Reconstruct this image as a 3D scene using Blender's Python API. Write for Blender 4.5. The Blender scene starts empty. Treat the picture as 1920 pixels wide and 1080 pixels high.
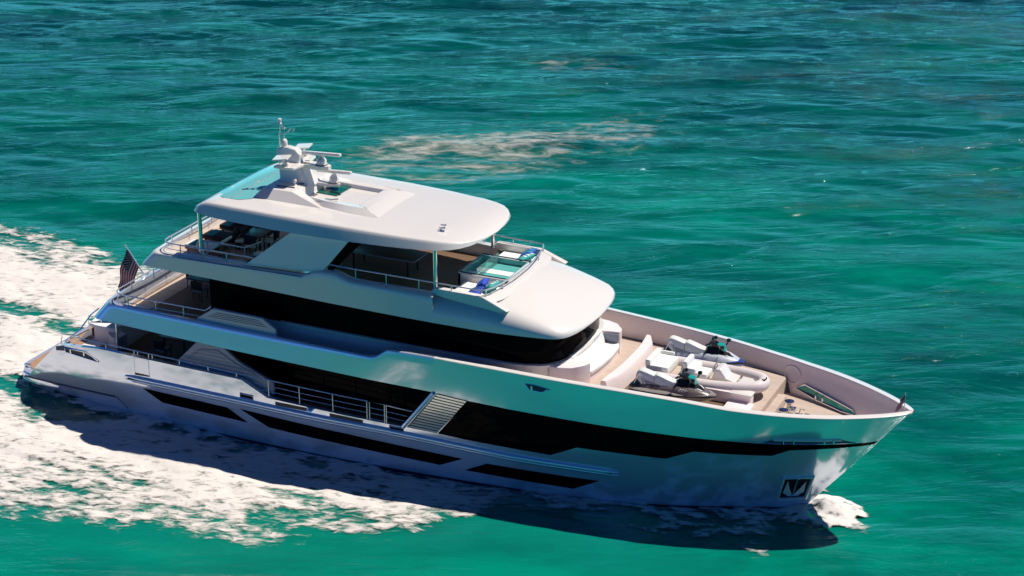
import bpy, bmesh, math, random
import numpy as np
from mathutils import Vector, Matrix
R_ = math.radians
random.seed(7)
scene = bpy.context.scene
COL = scene.collection

# ---------------------------------------------------------------- camera, sky, sun, exposure
cam_d = bpy.data.cameras.new("camera")
cam = bpy.data.objects.new("camera", cam_d); COL.objects.link(cam)
cam_d.sensor_width = 36.0
cam_d.lens = 3565.79 * 36.0 / 1920.0
cam_d.clip_start = 1.0; cam_d.clip_end = 4000.0
cr = Vector((0.91011, 0.41436, 0.00193)); cu = Vector((-0.15461, 0.33526, 0.92935)); cf = Vector((-0.38444, 0.84611, -0.36919))
cm = Matrix((cr, cu, -cf)).transposed().to_4x4()
cm.translation = Vector((50.5864, -63.1593, 34.5943))
cam.matrix_world = cm
scene.camera = cam

SUN_EL, SUN_AZ = 60.0, 44.5          # azimuth measured from +Y towards +X
world = bpy.data.worlds.new("World"); scene.world = world; world.use_nodes = True
wn = world.node_tree; bgn = wn.nodes["Background"]
sky = wn.nodes.new("ShaderNodeTexSky"); sky.sky_type = 'NISHITA'; sky.sun_disc = False
sky.air_density = 0.40; sky.dust_density = 0.0; sky.ozone_density = 5.0; sky.altitude = 0
sky.sun_elevation = R_(SUN_EL); sky.sun_rotation = R_(SUN_AZ)
tint = wn.nodes.new("ShaderNodeMix"); tint.data_type = 'RGBA'; tint.blend_type = 'MULTIPLY'; tint.inputs[0].default_value = 1.0
tint.inputs[7].default_value = (0.30, 0.85, 1.6, 1)          # sky multiplied with blue to turn the shade bluer
wn.links.new(sky.outputs[0], tint.inputs[6])
# unseen bright cloud band added low in the north for the water to reflect
wtc = wn.nodes.new("ShaderNodeTexCoord"); wsx = wn.nodes.new("ShaderNodeSeparateXYZ"); wn.links.new(wtc.outputs["Generated"], wsx.inputs[0])
def wmr(sock, a, b_, lo=0.0, hi=1.0):
    n_ = wn.nodes.new("ShaderNodeMapRange"); n_.interpolation_type = 'SMOOTHSTEP'
    for i_, v_ in zip((1, 2, 3, 4), (a, b_, lo, hi)): n_.inputs[i_].default_value = v_
    wn.links.new(sock, n_.inputs[0]); return n_.outputs[0]
def wmul(a, b_):
    n_ = wn.nodes.new("ShaderNodeMath"); n_.operation = 'MULTIPLY'; wn.links.new(a, n_.inputs[0]); wn.links.new(b_, n_.inputs[1]); return n_.outputs[0]
wmp = wn.nodes.new("ShaderNodeMapping"); wmp.inputs["Scale"].default_value = (3, 3, 9); wn.links.new(wtc.outputs["Generated"], wmp.inputs[0])
wno = wn.nodes.new("ShaderNodeTexNoise"); wno.inputs["Scale"].default_value = 1.0; wno.inputs["Detail"].default_value = 6; wn.links.new(wmp.outputs[0], wno.inputs["Vector"])
cmask = wmul(wmul(wmr(wsx.outputs["Z"], .17, .33, 1, 0), wmr(wsx.outputs["Y"], -.15, .35)), wmr(wno.outputs["Fac"], .40, .62, .25, 1))
cl = wn.nodes.new("ShaderNodeMix"); cl.data_type = 'RGBA'; cl.inputs[7].default_value = (3.0, 16.5, 21.0, 1)
wn.links.new(cmask, cl.inputs[0]); wn.links.new(tint.outputs[2], cl.inputs[6]); wn.links.new(cl.outputs[2], bgn.inputs[0]); bgn.inputs[1].default_value = 0.05
sl = bpy.data.lights.new("sun", 'SUN'); sl.energy = 5.0; sl.angle = R_(0.5); sl.color = (1.0, 0.92, 0.835)
so = bpy.data.objects.new("sun", sl); COL.objects.link(so)
sd = Vector((math.sin(R_(SUN_AZ)) * math.cos(R_(SUN_EL)), math.cos(R_(SUN_AZ)) * math.cos(R_(SUN_EL)), math.sin(R_(SUN_EL))))
so.rotation_euler = sd.to_track_quat('Z', 'Y').to_euler()
so.location = (20, 40, 60)
scene.view_settings.view_transform = 'Standard'; scene.view_settings.look = 'None'
scene.view_settings.exposure = 0.17; scene.view_settings.gamma = 1.0

# ---------------------------------------------------------------- materials
def mat(name, col, rough=0.5, metal=0.0, spec=0.5, coat=0.0, coat_rough=0.03, ior=1.5, trans=0.0, bump=None, vary=None, coat_ior=1.5):
    m = bpy.data.materials.new(name); m.use_nodes = True
    nt = m.node_tree; b = nt.nodes["Principled BSDF"]
    b.inputs["Base Color"].default_value = (*col, 1); b.inputs["Roughness"].default_value = rough
    b.inputs["Metallic"].default_value = metal; b.inputs["Specular IOR Level"].default_value = spec
    b.inputs["IOR"].default_value = ior
    b.inputs["Coat Weight"].default_value = coat; b.inputs["Coat Roughness"].default_value = coat_rough; b.inputs["Coat IOR"].default_value = coat_ior
    b.inputs["Transmission Weight"].default_value = trans
    tc = nt.nodes.new("ShaderNodeTexCoord")
    if vary:                                   # (scale, amount): slight mottling / dirt of the surface itself
        n = nt.nodes.new("ShaderNodeTexNoise"); n.inputs["Scale"].default_value = vary[0]; n.inputs["Detail"].default_value = 6
        nt.links.new(tc.outputs["Object"], n.inputs["Vector"])
        mx = nt.nodes.new("ShaderNodeMix"); mx.data_type = 'RGBA'
        mx.inputs[6].default_value = (*[c * (1 - vary[1]) for c in col], 1); mx.inputs[7].default_value = (*[min(1, c * (1 + vary[1])) for c in col], 1)
        nt.links.new(n.outputs["Fac"], mx.inputs[0]); nt.links.new(mx.outputs[2], b.inputs["Base Color"])
    if bump:
        n = nt.nodes.new("ShaderNodeTexNoise"); n.inputs["Scale"].default_value = bump[0]; n.inputs["Detail"].default_value = 4
        nt.links.new(tc.outputs["Object"], n.inputs["Vector"])
        bp = nt.nodes.new("ShaderNodeBump"); bp.inputs["Strength"].default_value = bump[1]; bp.inputs["Distance"].default_value = bump[2]
        nt.links.new(n.outputs["Fac"], bp.inputs["Height"]); nt.links.new(bp.outputs[0], b.inputs["Normal"])
    return m

def teak(name, a, b_, w=0.07):
    m = mat(name, a, rough=0.6, spec=0.3); nt = m.node_tree; b = nt.nodes["Principled BSDF"]
    tc = nt.nodes.new("ShaderNodeTexCoord"); sx = nt.nodes.new("ShaderNodeSeparateXYZ"); nt.links.new(tc.outputs["Object"], sx.inputs[0])
    d = nt.nodes.new("ShaderNodeMath"); d.operation = 'DIVIDE'; d.inputs[1].default_value = w; nt.links.new(sx.outputs["Y"], d.inputs[0])
    fr = nt.nodes.new("ShaderNodeMath"); fr.operation = 'FRACT'; nt.links.new(d.outputs[0], fr.inputs[0])
    fl = nt.nodes.new("ShaderNodeMath"); fl.operation = 'FLOOR'; nt.links.new(d.outputs[0], fl.inputs[0])
    wn_ = nt.nodes.new("ShaderNodeTexWhiteNoise"); wn_.noise_dimensions = '1D'; nt.links.new(fl.outputs[0], wn_.inputs["W"])
    mp = nt.nodes.new("ShaderNodeMapping"); mp.inputs["Scale"].default_value = (1.2, 26, 1); nt.links.new(tc.outputs["Object"], mp.inputs[0])
    no = nt.nodes.new("ShaderNodeTexNoise"); no.inputs["Scale"].default_value = 2.0; no.inputs["Detail"].default_value = 5; nt.links.new(mp.outputs[0], no.inputs["Vector"])
    ad = nt.nodes.new("ShaderNodeMath"); ad.operation = 'ADD'; nt.links.new(wn_.outputs["Value"], ad.inputs[0]); nt.links.new(no.outputs["Fac"], ad.inputs[1])
    hf = nt.nodes.new("ShaderNodeMath"); hf.operation = 'MULTIPLY'; hf.inputs[1].default_value = 0.5; nt.links.new(ad.outputs[0], hf.inputs[0])
    mx = nt.nodes.new("ShaderNodeMix"); mx.data_type = 'RGBA'; mx.inputs[6].default_value = (*a, 1); mx.inputs[7].default_value = (*b_, 1); nt.links.new(hf.outputs[0], mx.inputs[0])
    gt = nt.nodes.new("ShaderNodeMath"); gt.operation = 'GREATER_THAN'; gt.inputs[1].default_value = 0.93; nt.links.new(fr.outputs[0], gt.inputs[0])
    m2 = nt.nodes.new("ShaderNodeMix"); m2.data_type = 'RGBA'; m2.inputs[7].default_value = (*[c * 0.35 for c in a], 1)
    nt.links.new(gt.outputs[0], m2.inputs[0]); nt.links.new(mx.outputs[2], m2.inputs[6]); nt.links.new(m2.outputs[2], b.inputs["Base Color"])
    return m

M = {}
M['gel'] = mat('gelcoat', (0.74, 0.71, 0.66), rough=0.3, coat=1.0, coat_rough=0.03, coat_ior=1.7, vary=(0.6, 0.02))
M['hull'] = mat('hull_paint', (0.78, 0.85, 0.95), rough=0.13, metal=0.55, spec=0.6, coat=1.0, coat_rough=0.015, coat_ior=1.8, bump=(0.35, 0.06, 0.02))
M['white'] = mat('white_moulding', (0.80, 0.70, 0.69), rough=0.4, vary=(1.5, 0.03))
M['matt'] = mat('satin_panel', (0.42, 0.46, 0.52), rough=0.45, vary=(1.2, .03))
M['slate'] = mat('slate_panel', (0.27, 0.29, 0.36), rough=0.4, vary=(1.2, .03))
M['glass'] = mat('black_glass', (0.002, 0.002, 0.003), rough=0.04, spec=0.02)
M['glass2'] = mat('saloon_glass', (0.002, 0.002, 0.003), rough=0.03, spec=0.025)
M['black'] = mat('black_plastic', (0.008, 0.008, 0.010), rough=0.35, bump=(30, 0.1, 0.005))
M['dark'] = mat('dark_fabric', (0.02, 0.02, 0.024), rough=0.8, bump=(60, 0.2, 0.004))
M['navy'] = mat('navy_recess', (0.02, 0.035, 0.10), rough=0.3, metal=0.3)
M['steel'] = mat('polished_steel', (0.75, 0.77, 0.78), rough=0.12, metal=1.0)
M['steelw'] = mat('satin_rail', (0.72, 0.73, 0.75), rough=0.25, metal=0.75)
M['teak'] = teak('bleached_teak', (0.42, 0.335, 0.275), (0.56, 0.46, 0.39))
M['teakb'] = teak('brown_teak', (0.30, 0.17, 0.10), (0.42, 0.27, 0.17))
M['teakd'] = teak('darkened_teak', (0.13, 0.078, 0.046), (0.19, 0.12, 0.075))  # darker copy of the teak; shade of the covered decks is in its colour
M['cush'] = mat('white_vinyl', (0.74, 0.76, 0.73), rough=0.55, bump=(25, 0.12, 0.01))
M['seatg'] = mat('seat_vinyl', (0.66, 0.68, 0.65), rough=0.45, bump=(18, 0.1, 0.01))
M['tube'] = mat('inflatable_tube', (0.62, 0.56, 0.55), rough=0.55, bump=(6, 0.08, 0.01))
M['grey'] = mat('grey_trim', (0.22, 0.24, 0.30), rough=0.5)
M['jetbrown'] = mat('jet_brown', (0.13, 0.105, 0.10), rough=0.25, coat=1.0)
M['jettan'] = mat('jet_champagne', (0.36, 0.32, 0.28), rough=0.25, metal=0.3, coat=1.0)
M['jetblue'] = mat('jet_blue', (0.05, 0.10, 0.33), rough=0.2, metal=0.3, coat=1.0)
M['jetblack'] = mat('jet_black', (0.005, 0.005, 0.006), rough=0.28, spec=0.3, coat=0.15)
M['teal'] = mat('teal_lens', (0.01, 0.30, 0.24), rough=0.15, coat=1.0)
M['tealfab'] = mat('teal_fabric', (0.03, 0.33, 0.31), rough=0.8, bump=(40, 0.2, 0.005))
M['bluefab'] = mat('blue_fabric', (0.015, 0.06, 0.42), rough=0.8, bump=(40, 0.2, 0.005))
M['red'] = mat('red_fabric', (0.5, 0.03, 0.03), rough=0.8)
M['antifoul'] = mat('antifouling', (0.012, 0.018, 0.04), rough=0.3)
M['tinted'] = mat('aqua_glass', (0.16, 0.50, 0.48), rough=0.05, spec=0.5, coat=1.0)
M['hatch'] = mat('green_hatch_glass', (0.004, 0.10, 0.085), rough=0.05, spec=0.5)
M['slat'] = mat('pale_slat', (0.86, 0.86, 0.78), rough=0.22, metal=0.55, coat=1.0)
M['rope'] = mat('chain_steel', (0.30, 0.30, 0.32), rough=0.3, metal=0.9)
M['poolglass'] = mat('pool_glass', (0.45, 0.72, 0.70), rough=0.03, trans=0.85, ior=1.45)
M['poolwater'] = mat('pool_water', (0.10, 0.38, 0.36), rough=0.04, ior=1.33, bump=(5, 0.5, 0.05))
M['aqua'] = mat('aqua_mosaic', (0.22, 0.50, 0.48), rough=0.15, coat=1.0)
M['seagreen'] = mat('painted_sea_green', (0.0, 0.34, 0.26), rough=0.1, coat=1.0)
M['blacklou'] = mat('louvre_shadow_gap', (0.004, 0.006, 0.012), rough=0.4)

def flag_mat():
    m = mat('flag_cloth', (0.1, 0.1, 0.1), rough=0.8, spec=0.2); nt = m.node_tree; b = nt.nodes["Principled BSDF"]
    uv = nt.nodes.new("ShaderNodeUVMap"); s = nt.nodes.new("ShaderNodeSeparateXYZ"); nt.links.new(uv.outputs[0], s.inputs[0])
    def mt(op, a, v=None, c=None):
        n = nt.nodes.new("ShaderNodeMath"); n.operation = op
        for i, q in enumerate((a, v, c)):
            if q is None: continue
            if isinstance(q, (int, float)): n.inputs[i].default_value = q
            else: nt.links.new(q, n.inputs[i])
        return n.outputs[0]
    st = mt('LESS_THAN', mt('MODULO', mt('MULTIPLY', s.outputs["Y"], 13.0), 2.0), 1.0)
    canton = mt('MULTIPLY', mt('LESS_THAN', s.outputs["X"], 0.42), mt('GREATER_THAN', s.outputs["Y"], 6 / 13))
    # stars: staggered rows of small dots in the canton
    u = mt('DIVIDE', s.outputs["X"], 0.07); v = mt('DIVIDE', mt('SUBTRACT', s.outputs["Y"], 6 / 13), 0.0598 * 2)
    du = mt('SUBTRACT', mt('FRACT', u), 0.5); dv = mt('SUBTRACT', mt('FRACT', v), 0.5)
    d1 = mt('ADD', mt('MULTIPLY', du, du), mt('MULTIPLY', dv, dv))
    u2 = mt('SUBTRACT', mt('FRACT', mt('ADD', u, 0.5)), 0.5); v2 = mt('SUBTRACT', mt('FRACT', mt('ADD', v, 0.5)), 0.5)
    d2 = mt('ADD', mt('MULTIPLY', u2, u2), mt('MULTIPLY', v2, v2))
    star = mt('LESS_THAN', mt('MINIMUM', d1, d2), 0.045)
    def mix(f, a, b2):
        n = nt.nodes.new("ShaderNodeMix"); n.data_type = 'RGBA'; nt.links.new(f, n.inputs[0])
        for i, q in ((6, a), (7, b2)):
            if isinstance(q, tuple): n.inputs[i].default_value = (*q, 1)
            else: nt.links.new(q, n.inputs[i])
        return n.outputs[2]
    c1 = mix(st, (0.50, 0.42, 0.38), (0.30, 0.02, 0.022))
    c2 = mix(star, (0.006, 0.007, 0.02), (0.36, 0.34, 0.33))
    nt.links.new(mix(canton, c1, c2), b.inputs["Base Color"])
    return m
M['flag'] = flag_mat()

# ---------------------------------------------------------------- mesh helpers
class MB:
    def __init__(s): s.v = []; s.f = []; s.uv = None
    def add(s, vs, fs):
        o = len(s.v); s.v += [tuple(map(float, p)) for p in vs]; s.f += [tuple(i + o for i in f) for f in fs]; return s
    def grid(s, rows, cu=False, cv=False):
        nr = len(rows); nc = len(rows[0]); vs = [p for r in rows for p in r]; fs = []
        for i in range(nr if cu else nr - 1):
            for j in range(nc if cv else nc - 1):
                a = i * nc + j; b = i * nc + (j + 1) % nc; i2 = (i + 1) % nr
                fs.append((a, b, i2 * nc + (j + 1) % nc, i2 * nc + j))
        return s.add(vs, fs)
    def loft(s, rings):                         # closed rings with end caps
        s.grid(rings, cv=True); n = len(rings[0]); o = len(s.v) - n * len(rings)
        s.f.append(tuple(range(o, o + n))); s.f.append(tuple(range(len(s.v) - n, len(s.v))))
        return s
    def box(s, c, d, rz=0, bev=0.0, tilt=0):
        x, y, z = d[0] / 2, d[1] / 2, d[2] / 2; b = min(bev, x * .9, y * .9, z * .9)
        def ring(ix, zz):
            X, Y = x - ix, y - ix
            if b <= 0: return [(-X, -Y, zz), (X, -Y, zz), (X, Y, zz), (-X, Y, zz)]
            k = b * .5
            return [(-X + k, -Y, zz), (X - k, -Y, zz), (X, -Y + k, zz), (X, Y - k, zz), (X - k, Y, zz), (-X + k, Y, zz), (-X, Y - k, zz), (-X, -Y + k, zz)]
        rs = [ring(0, -z), ring(0, z)] if b <= 0 else [ring(b, -z), ring(b * .3, -z + b * .3), ring(0, -z + b), ring(0, z - b), ring(b * .3, z - b * .3), ring(b, z)]
        m = Matrix.Rotation(rz, 3, 'Z') @ Matrix.Rotation(tilt, 3, 'Y'); c = Vector(c)
        return s.loft([[tuple(m @ Vector(p) + c) for p in r] for r in rs])
    def tube(s, path, r, n=8, closed=False):
        P = [Vector(p) for p in path]; rings = []; N = len(P)
        rr = r if isinstance(r, (list, tuple)) else [r] * N
        up = None
        for i in range(N):
            a = P[i - 1] if (i > 0 or closed) else P[i]; c = P[(i + 1) % N] if (i < N - 1 or closed) else P[i]
            t = (c - a).normalized()
            if up is None: up = Vector((0, 0, 1)) if abs(t.z) < .9 else Vector((1, 0, 0))
            sd_ = t.cross(up)
            if sd_.length < 1e-4: sd_ = t.cross(Vector((0.3, 1, 0.2)))
            sd_.normalize(); u2 = sd_.cross(t).normalized(); up = u2
            rings.append([tuple(P[i] + rr[i] * (math.cos(q) * sd_ + math.sin(q) * u2)) for q in [2 * math.pi * k / n for k in range(n)]])
        if closed: return s.grid(rings, cu=True, cv=True)
        return s.loft(rings)
    def lathe(s, c, prof, n=16):               # prof: (r, z) from bottom to top about the vertical through c
        return s.loft([[(c[0] + r * math.cos(2 * math.pi * k / n), c[1] + r * math.sin(2 * math.pi * k / n), c[2] + z) for k in range(n)] for r, z in prof])
    def prism(s, outline, fn0, fn1):           # outline of 2-D points mapped by fn0 / fn1 to the two faces
        a = [fn0(*p) for p in outline]; b = [fn1(*p) for p in outline]; n = len(a)
        return s.add(a + b, [tuple(range(n)), tuple(range(n, 2 * n))] + [(i, (i + 1) % n, n + (i + 1) % n, n + i) for i in range(n)])
    def build(s, name, m, parent=None, sharp=38, bevel=0.0, solid=0.0, smooth=True):
        me = bpy.data.meshes.new(name); me.from_pydata(s.v, [], s.f); me.update()
        bm = bmesh.new(); bm.from_mesh(me)
        bmesh.ops.remove_doubles(bm, verts=bm.verts, dist=2e-4)
        bmesh.ops.recalc_face_normals(bm, faces=bm.faces)
        bm.to_mesh(me); bm.free()
        if smooth:
            me.shade_smooth(); me.set_sharp_from_angle(angle=R_(sharp))
        me.materials.append(m)
        o = bpy.data.objects.new(name, me); COL.objects.link(o)
        if parent: o.parent = parent
        if solid:
            md = o.modifiers.new('thickness', 'SOLIDIFY'); md.thickness = solid; md.offset = 0
        if bevel:
            md = o.modifiers.new('bevel', 'BEVEL'); md.width = bevel; md.segments = 2; md.limit_method = 'ANGLE'; md.angle_limit = R_(35)
        return o

def tag(o, label=None, cat=None, group=None, kind=None):
    if label: o['label'] = label
    if cat: o['category'] = cat
    if group: o['group'] = group
    if kind: o['kind'] = kind
    return o
def empty(name, loc, label, cat, rz=0, group=None):
    o = bpy.data.objects.new(name, None); COL.objects.link(o); o.location = loc; o.rotation_euler.z = rz; o.empty_display_size = 0.3
    return tag(o, label, cat, group)
def copy_tree(o, parent=None):
    c = o.copy(); COL.objects.link(c)
    if parent: c.parent = parent
    for ch in list(o.children): copy_tree(ch, c)
    return c
def smooth01(t): t = min(max(t, 0.0), 1.0); return t * t * (3 - 2 * t)
def lerp(a, b, t): return a + (b - a) * t
def pch(xs, ys, x):
    xs = np.asarray(xs, float); ys = np.asarray(ys, float); dl = np.diff(ys) / np.diff(xs); m = np.zeros(len(xs))
    m[1:-1] = np.where(dl[1:] * dl[:-1] > 0, 2 * dl[1:] * dl[:-1] / (dl[1:] + dl[:-1] + 1e-12), 0); m[0] = dl[0]; m[-1] = dl[-1]
    i = int(np.clip(np.searchsorted(xs, x) - 1, 0, len(xs) - 2)); h = xs[i + 1] - xs[i]; t = (x - xs[i]) / h
    return (2 * t**3 - 3 * t**2 + 1) * ys[i] + (t**3 - 2 * t**2 + t) * h * m[i] + (-2 * t**3 + 3 * t**2) * ys[i + 1] + (t**3 - t**2) * h * m[i + 1]

# ---------------------------------------------------------------- the sea and its foam
def vnoise(x, y, seed):
    xi = np.floor(x).astype(np.int64); yi = np.floor(y).astype(np.int64); fx = x - xi; fy = y - yi
    fx = fx * fx * fx * (fx * (fx * 6 - 15) + 10); fy = fy * fy * fy * (fy * (fy * 6 - 15) + 10)
    def h(a, b):
        n = (a * 374761393 + b * 668265263 + seed * 1442695041) & 0xffffffff
        n = ((n ^ (n >> 13)) * 1274126177) & 0xffffffff
        return ((n ^ (n >> 16)) & 0xffff) / 65535.0
    return (h(xi, yi) * (1 - fx) + h(xi + 1, yi) * fx) * (1 - fy) + (h(xi, yi + 1) * (1 - fx) + h(xi + 1, yi + 1) * fx) * fy
def fbm(x, y, seed, oct=5, gain=0.5):
    a = 0; s_ = 0; w = 1
    for k in range(oct):
        a = a + w * vnoise(x * 2**k + 17 * k, y * 2**k - 9 * k, seed + k); s_ += w; w *= gain
    return a / s_
WD = math.atan2(0.91, -0.41)                   # waves run away from the camera
_r = np.random.RandomState(5)
WAVES = [(wl, WD + _r.normal(0, 0.35), _r.uniform(0, 6.28)) for wl in np.geomspace(1.1, 14, 34)]
def sea_h(x, y):
    h = 0
    for wl, a, p in WAVES:
        k = 2 * math.pi / wl
        h = h + 0.0062 * wl**0.62 * np.sin(k * (x * math.cos(a) + y * math.sin(a)) + p)
    return h * (0.65 + 0.7 * fbm(x / 18, y / 18, 3, 3)) * np.interp(y, [0, 45], [.62, 1.0])
def axis(lo, hi, step, far):
    a = list(np.arange(lo, hi + step / 2, step)); d = step
    while a[-1] < hi + far: d *= 1.35; a.append(a[-1] + d)
    d = step
    while a[0] > lo - far: d *= 1.35; a.insert(0, a[0] - d)
    return np.array(a)
def build_sea():
    xs = axis(-52, 58, 0.30, 1500); ys = axis(-24, 98, 0.30, 1500)
    X, Y = np.meshgrid(xs, ys); Z = sea_h(X, Y)
    fade = np.clip(1 - (np.hypot(np.maximum(0, np.abs(X - 3) - 55), np.maximum(0, np.abs(Y - 37) - 61)) / 60), 0, 1); Z = Z * fade
    n = X.size; nx = len(xs); ny = len(ys)
    me = bpy.data.meshes.new('sea')
    me.vertices.add(n); me.vertices.foreach_set('co', np.stack([X, Y, Z], -1).reshape(-1).astype(np.float32))
    idx = np.arange(n).reshape(ny, nx); q = np.stack([idx[:-1, :-1], idx[:-1, 1:], idx[1:, 1:], idx[1:, :-1]], -1).reshape(-1, 4)
    me.loops.add(q.size); me.loops.foreach_set('vertex_index', q.reshape(-1).astype(np.int32))
    me.polygons.add(len(q)); me.polygons.foreach_set('loop_start', np.arange(0, q.size, 4, dtype=np.int32)); me.polygons.foreach_set('loop_total', np.full(len(q), 4, np.int32))
    me.update(); me.shade_smooth()
    yo = np.interp(X, [-40, -15, 0, 7.5, 14.6, 19.8, 24], [-19, -15.6, -13.3, -12.2, -10.9, -8.9, -5]); wb = (fbm(X / 5, Y / 3, 91, 3) - .5) * 3
    ae = np.clip(1 - np.abs(Y - yo + wb + 1.2) / 4.2, 0, 1) * np.clip((36 - X) / 8, 0, 1) + .8 * np.clip(1 - np.abs(Y - 11 + wb) / 4, 0, 1) * np.clip((4 - X) / 6, 0, 1)
    ae = np.maximum(ae, (Y > yo) * (Y < 11) * (X < 18) * .8)
    at = me.attributes.new('aeration', 'FLOAT', 'POINT'); at.data.foreach_set('value', ae.reshape(-1).astype(np.float32))
    m = bpy.data.materials.new('sea_water'); m.use_nodes = True; nt = m.node_tree; b = nt.nodes["Principled BSDF"]; L = nt.links
    b.inputs["Roughness"].default_value = 0.06; b.inputs["IOR"].default_value = 1.333; b.inputs["Specular IOR Level"].default_value = 0.5
    tc = nt.nodes.new("ShaderNodeTexCoord")
    def mapping(rot, scale):
        n_ = nt.nodes.new("ShaderNodeMapping"); n_.vector_type = 'TEXTURE'; n_.inputs["Rotation"].default_value = (0, 0, rot); n_.inputs["Scale"].default_value = scale
        L.new(tc.outputs["Object"], n_.inputs[0]); return n_.outputs[0]
    def noise(vec, sc, det=5, rough=.5, dist=0):
        n_ = nt.nodes.new("ShaderNodeTexNoise"); n_.inputs["Scale"].default_value = sc; n_.inputs["Detail"].default_value = det; n_.inputs["Roughness"].default_value = rough; n_.inputs["Distortion"].default_value = dist
        L.new(vec, n_.inputs["Vector"]); return n_.outputs["Fac"]
    def ramp(fac, stops):
        n_ = nt.nodes.new("ShaderNodeValToRGB"); e = n_.color_ramp.elements
        while len(e) < len(stops): e.new(0.5)
        for el, (p, c) in zip(e, stops): el.position = p; el.color = (*c, 1) if len(c) == 3 else c
        L.new(fac, n_.inputs[0]); return n_.outputs[0]
    def mt(op, a, c=0.5):
        n_ = nt.nodes.new("ShaderNodeMath"); n_.operation = op
        for i, q_ in enumerate((a, c)):
            if isinstance(q_, (int, float)): n_.inputs[i].default_value = q_
            else: L.new(q_, n_.inputs[i])
        return n_.outputs[0]
    rot = WD - math.pi / 2
    # sea bed patches plus painted wave streaks: pale sand shows green, weed and deeper water dark blue-green; deeper towards +Y
    sxyz = nt.nodes.new("ShaderNodeSeparateXYZ"); L.new(tc.outputs["Object"], sxyz.inputs[0])
    depth = mt('MULTIPLY', mt('ADD', mt('MULTIPLY', sxyz.outputs["Y"], 0.91), mt('MULTIPLY', sxyz.outputs["X"], -0.38)), 1 / 105.0)
    big = noise(mapping(rot, (26, 15, 10)), 1.0, 4, .55, .4)
    mid = noise(mapping(rot, (7, 2.6, 3)), 1.0, 5, .6, .6)  # crest-wise streaks: dark wave shading put into the water colour
    sml = noise(mapping(rot, (1.9, .5, 1)), 1.0, 4, .6, .5)
    v = mt('ADD', mt('ADD', mt('ADD', mt('MULTIPLY', depth, 0.60), mt('MULTIPLY', big, 0.95)), mt('MULTIPLY', mid, 0.95)), mt('MULTIPLY', sml, .35))
    colr = ramp(mt('SUBTRACT', v, 0.84), [(0.0, (0.000, 0.205, 0.138)), (0.26, (0.000, 0.130, 0.092)), (0.54, (0.000, 0.070, 0.057)), (0.82, (0.000, 0.032, 0.036)), (1.0, (0.000, 0.019, 0.028))])
    aer = nt.nodes.new("ShaderNodeAttribute"); aer.attribute_name = 'aeration'
    am = nt.nodes.new("ShaderNodeMix"); am.data_type = 'RGBA'; am.inputs[7].default_value = (.004, .235, .175, 1)
    L.new(mt('MULTIPLY', aer.outputs["Fac"], mt('MULTIPLY', mid, .75)), am.inputs[0]); L.new(colr, am.inputs[6]); L.new(am.outputs[2], b.inputs["Base Color"])
    w1 = noise(mapping(rot, (1.25, 0.50, 1)), 1.0, 6, .66, .7)
    w2 = noise(mapping(rot + .3, (.42, .17, .4)), 1.0, 4, .6, .3)
    w3 = noise(mapping(rot - .12, (3.6, 1.35, 2)), 1.0, 4, .55, .5)
    lane = nt.nodes.new("ShaderNodeMapRange"); lane.interpolation_type = 'SMOOTHSTEP'; lane.inputs[1].default_value = .40; lane.inputs[2].default_value = .62; lane.inputs[3].default_value = .15; lane.inputs[4].default_value = 1.0
    L.new(noise(mapping(rot + .12, (13, 3.6, 5)), 1.0, 5, .6, .8), lane.inputs[0])       # gusts: lanes of ruffled and of smooth water
    far_ = nt.nodes.new("ShaderNodeMapRange"); far_.inputs[1].default_value = -.1; far_.inputs[2].default_value = .45; far_.inputs[3].default_value = .38; far_.inputs[4].default_value = 1.0; L.new(depth, far_.inputs[0])
    hgt = mt('MULTIPLY', mt('MULTIPLY', mt('ADD', mt('ADD', mt('MULTIPLY', w1, 0.34), mt('MULTIPLY', w2, 0.10)), mt('MULTIPLY', w3, .31)), lane.outputs[0]), far_.outputs[0])
    bp = nt.nodes.new("ShaderNodeBump"); bp.inputs["Strength"].default_value = 1.0; bp.inputs["Distance"].default_value = 0.42
    L.new(hgt, bp.inputs["Height"]); L.new(bp.outputs[0], b.inputs["Normal"])
    me.materials.append(m)
    o = bpy.data.objects.new('sea', me); COL.objects.link(o); o['kind'] = 'structure'
build_sea()

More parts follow.
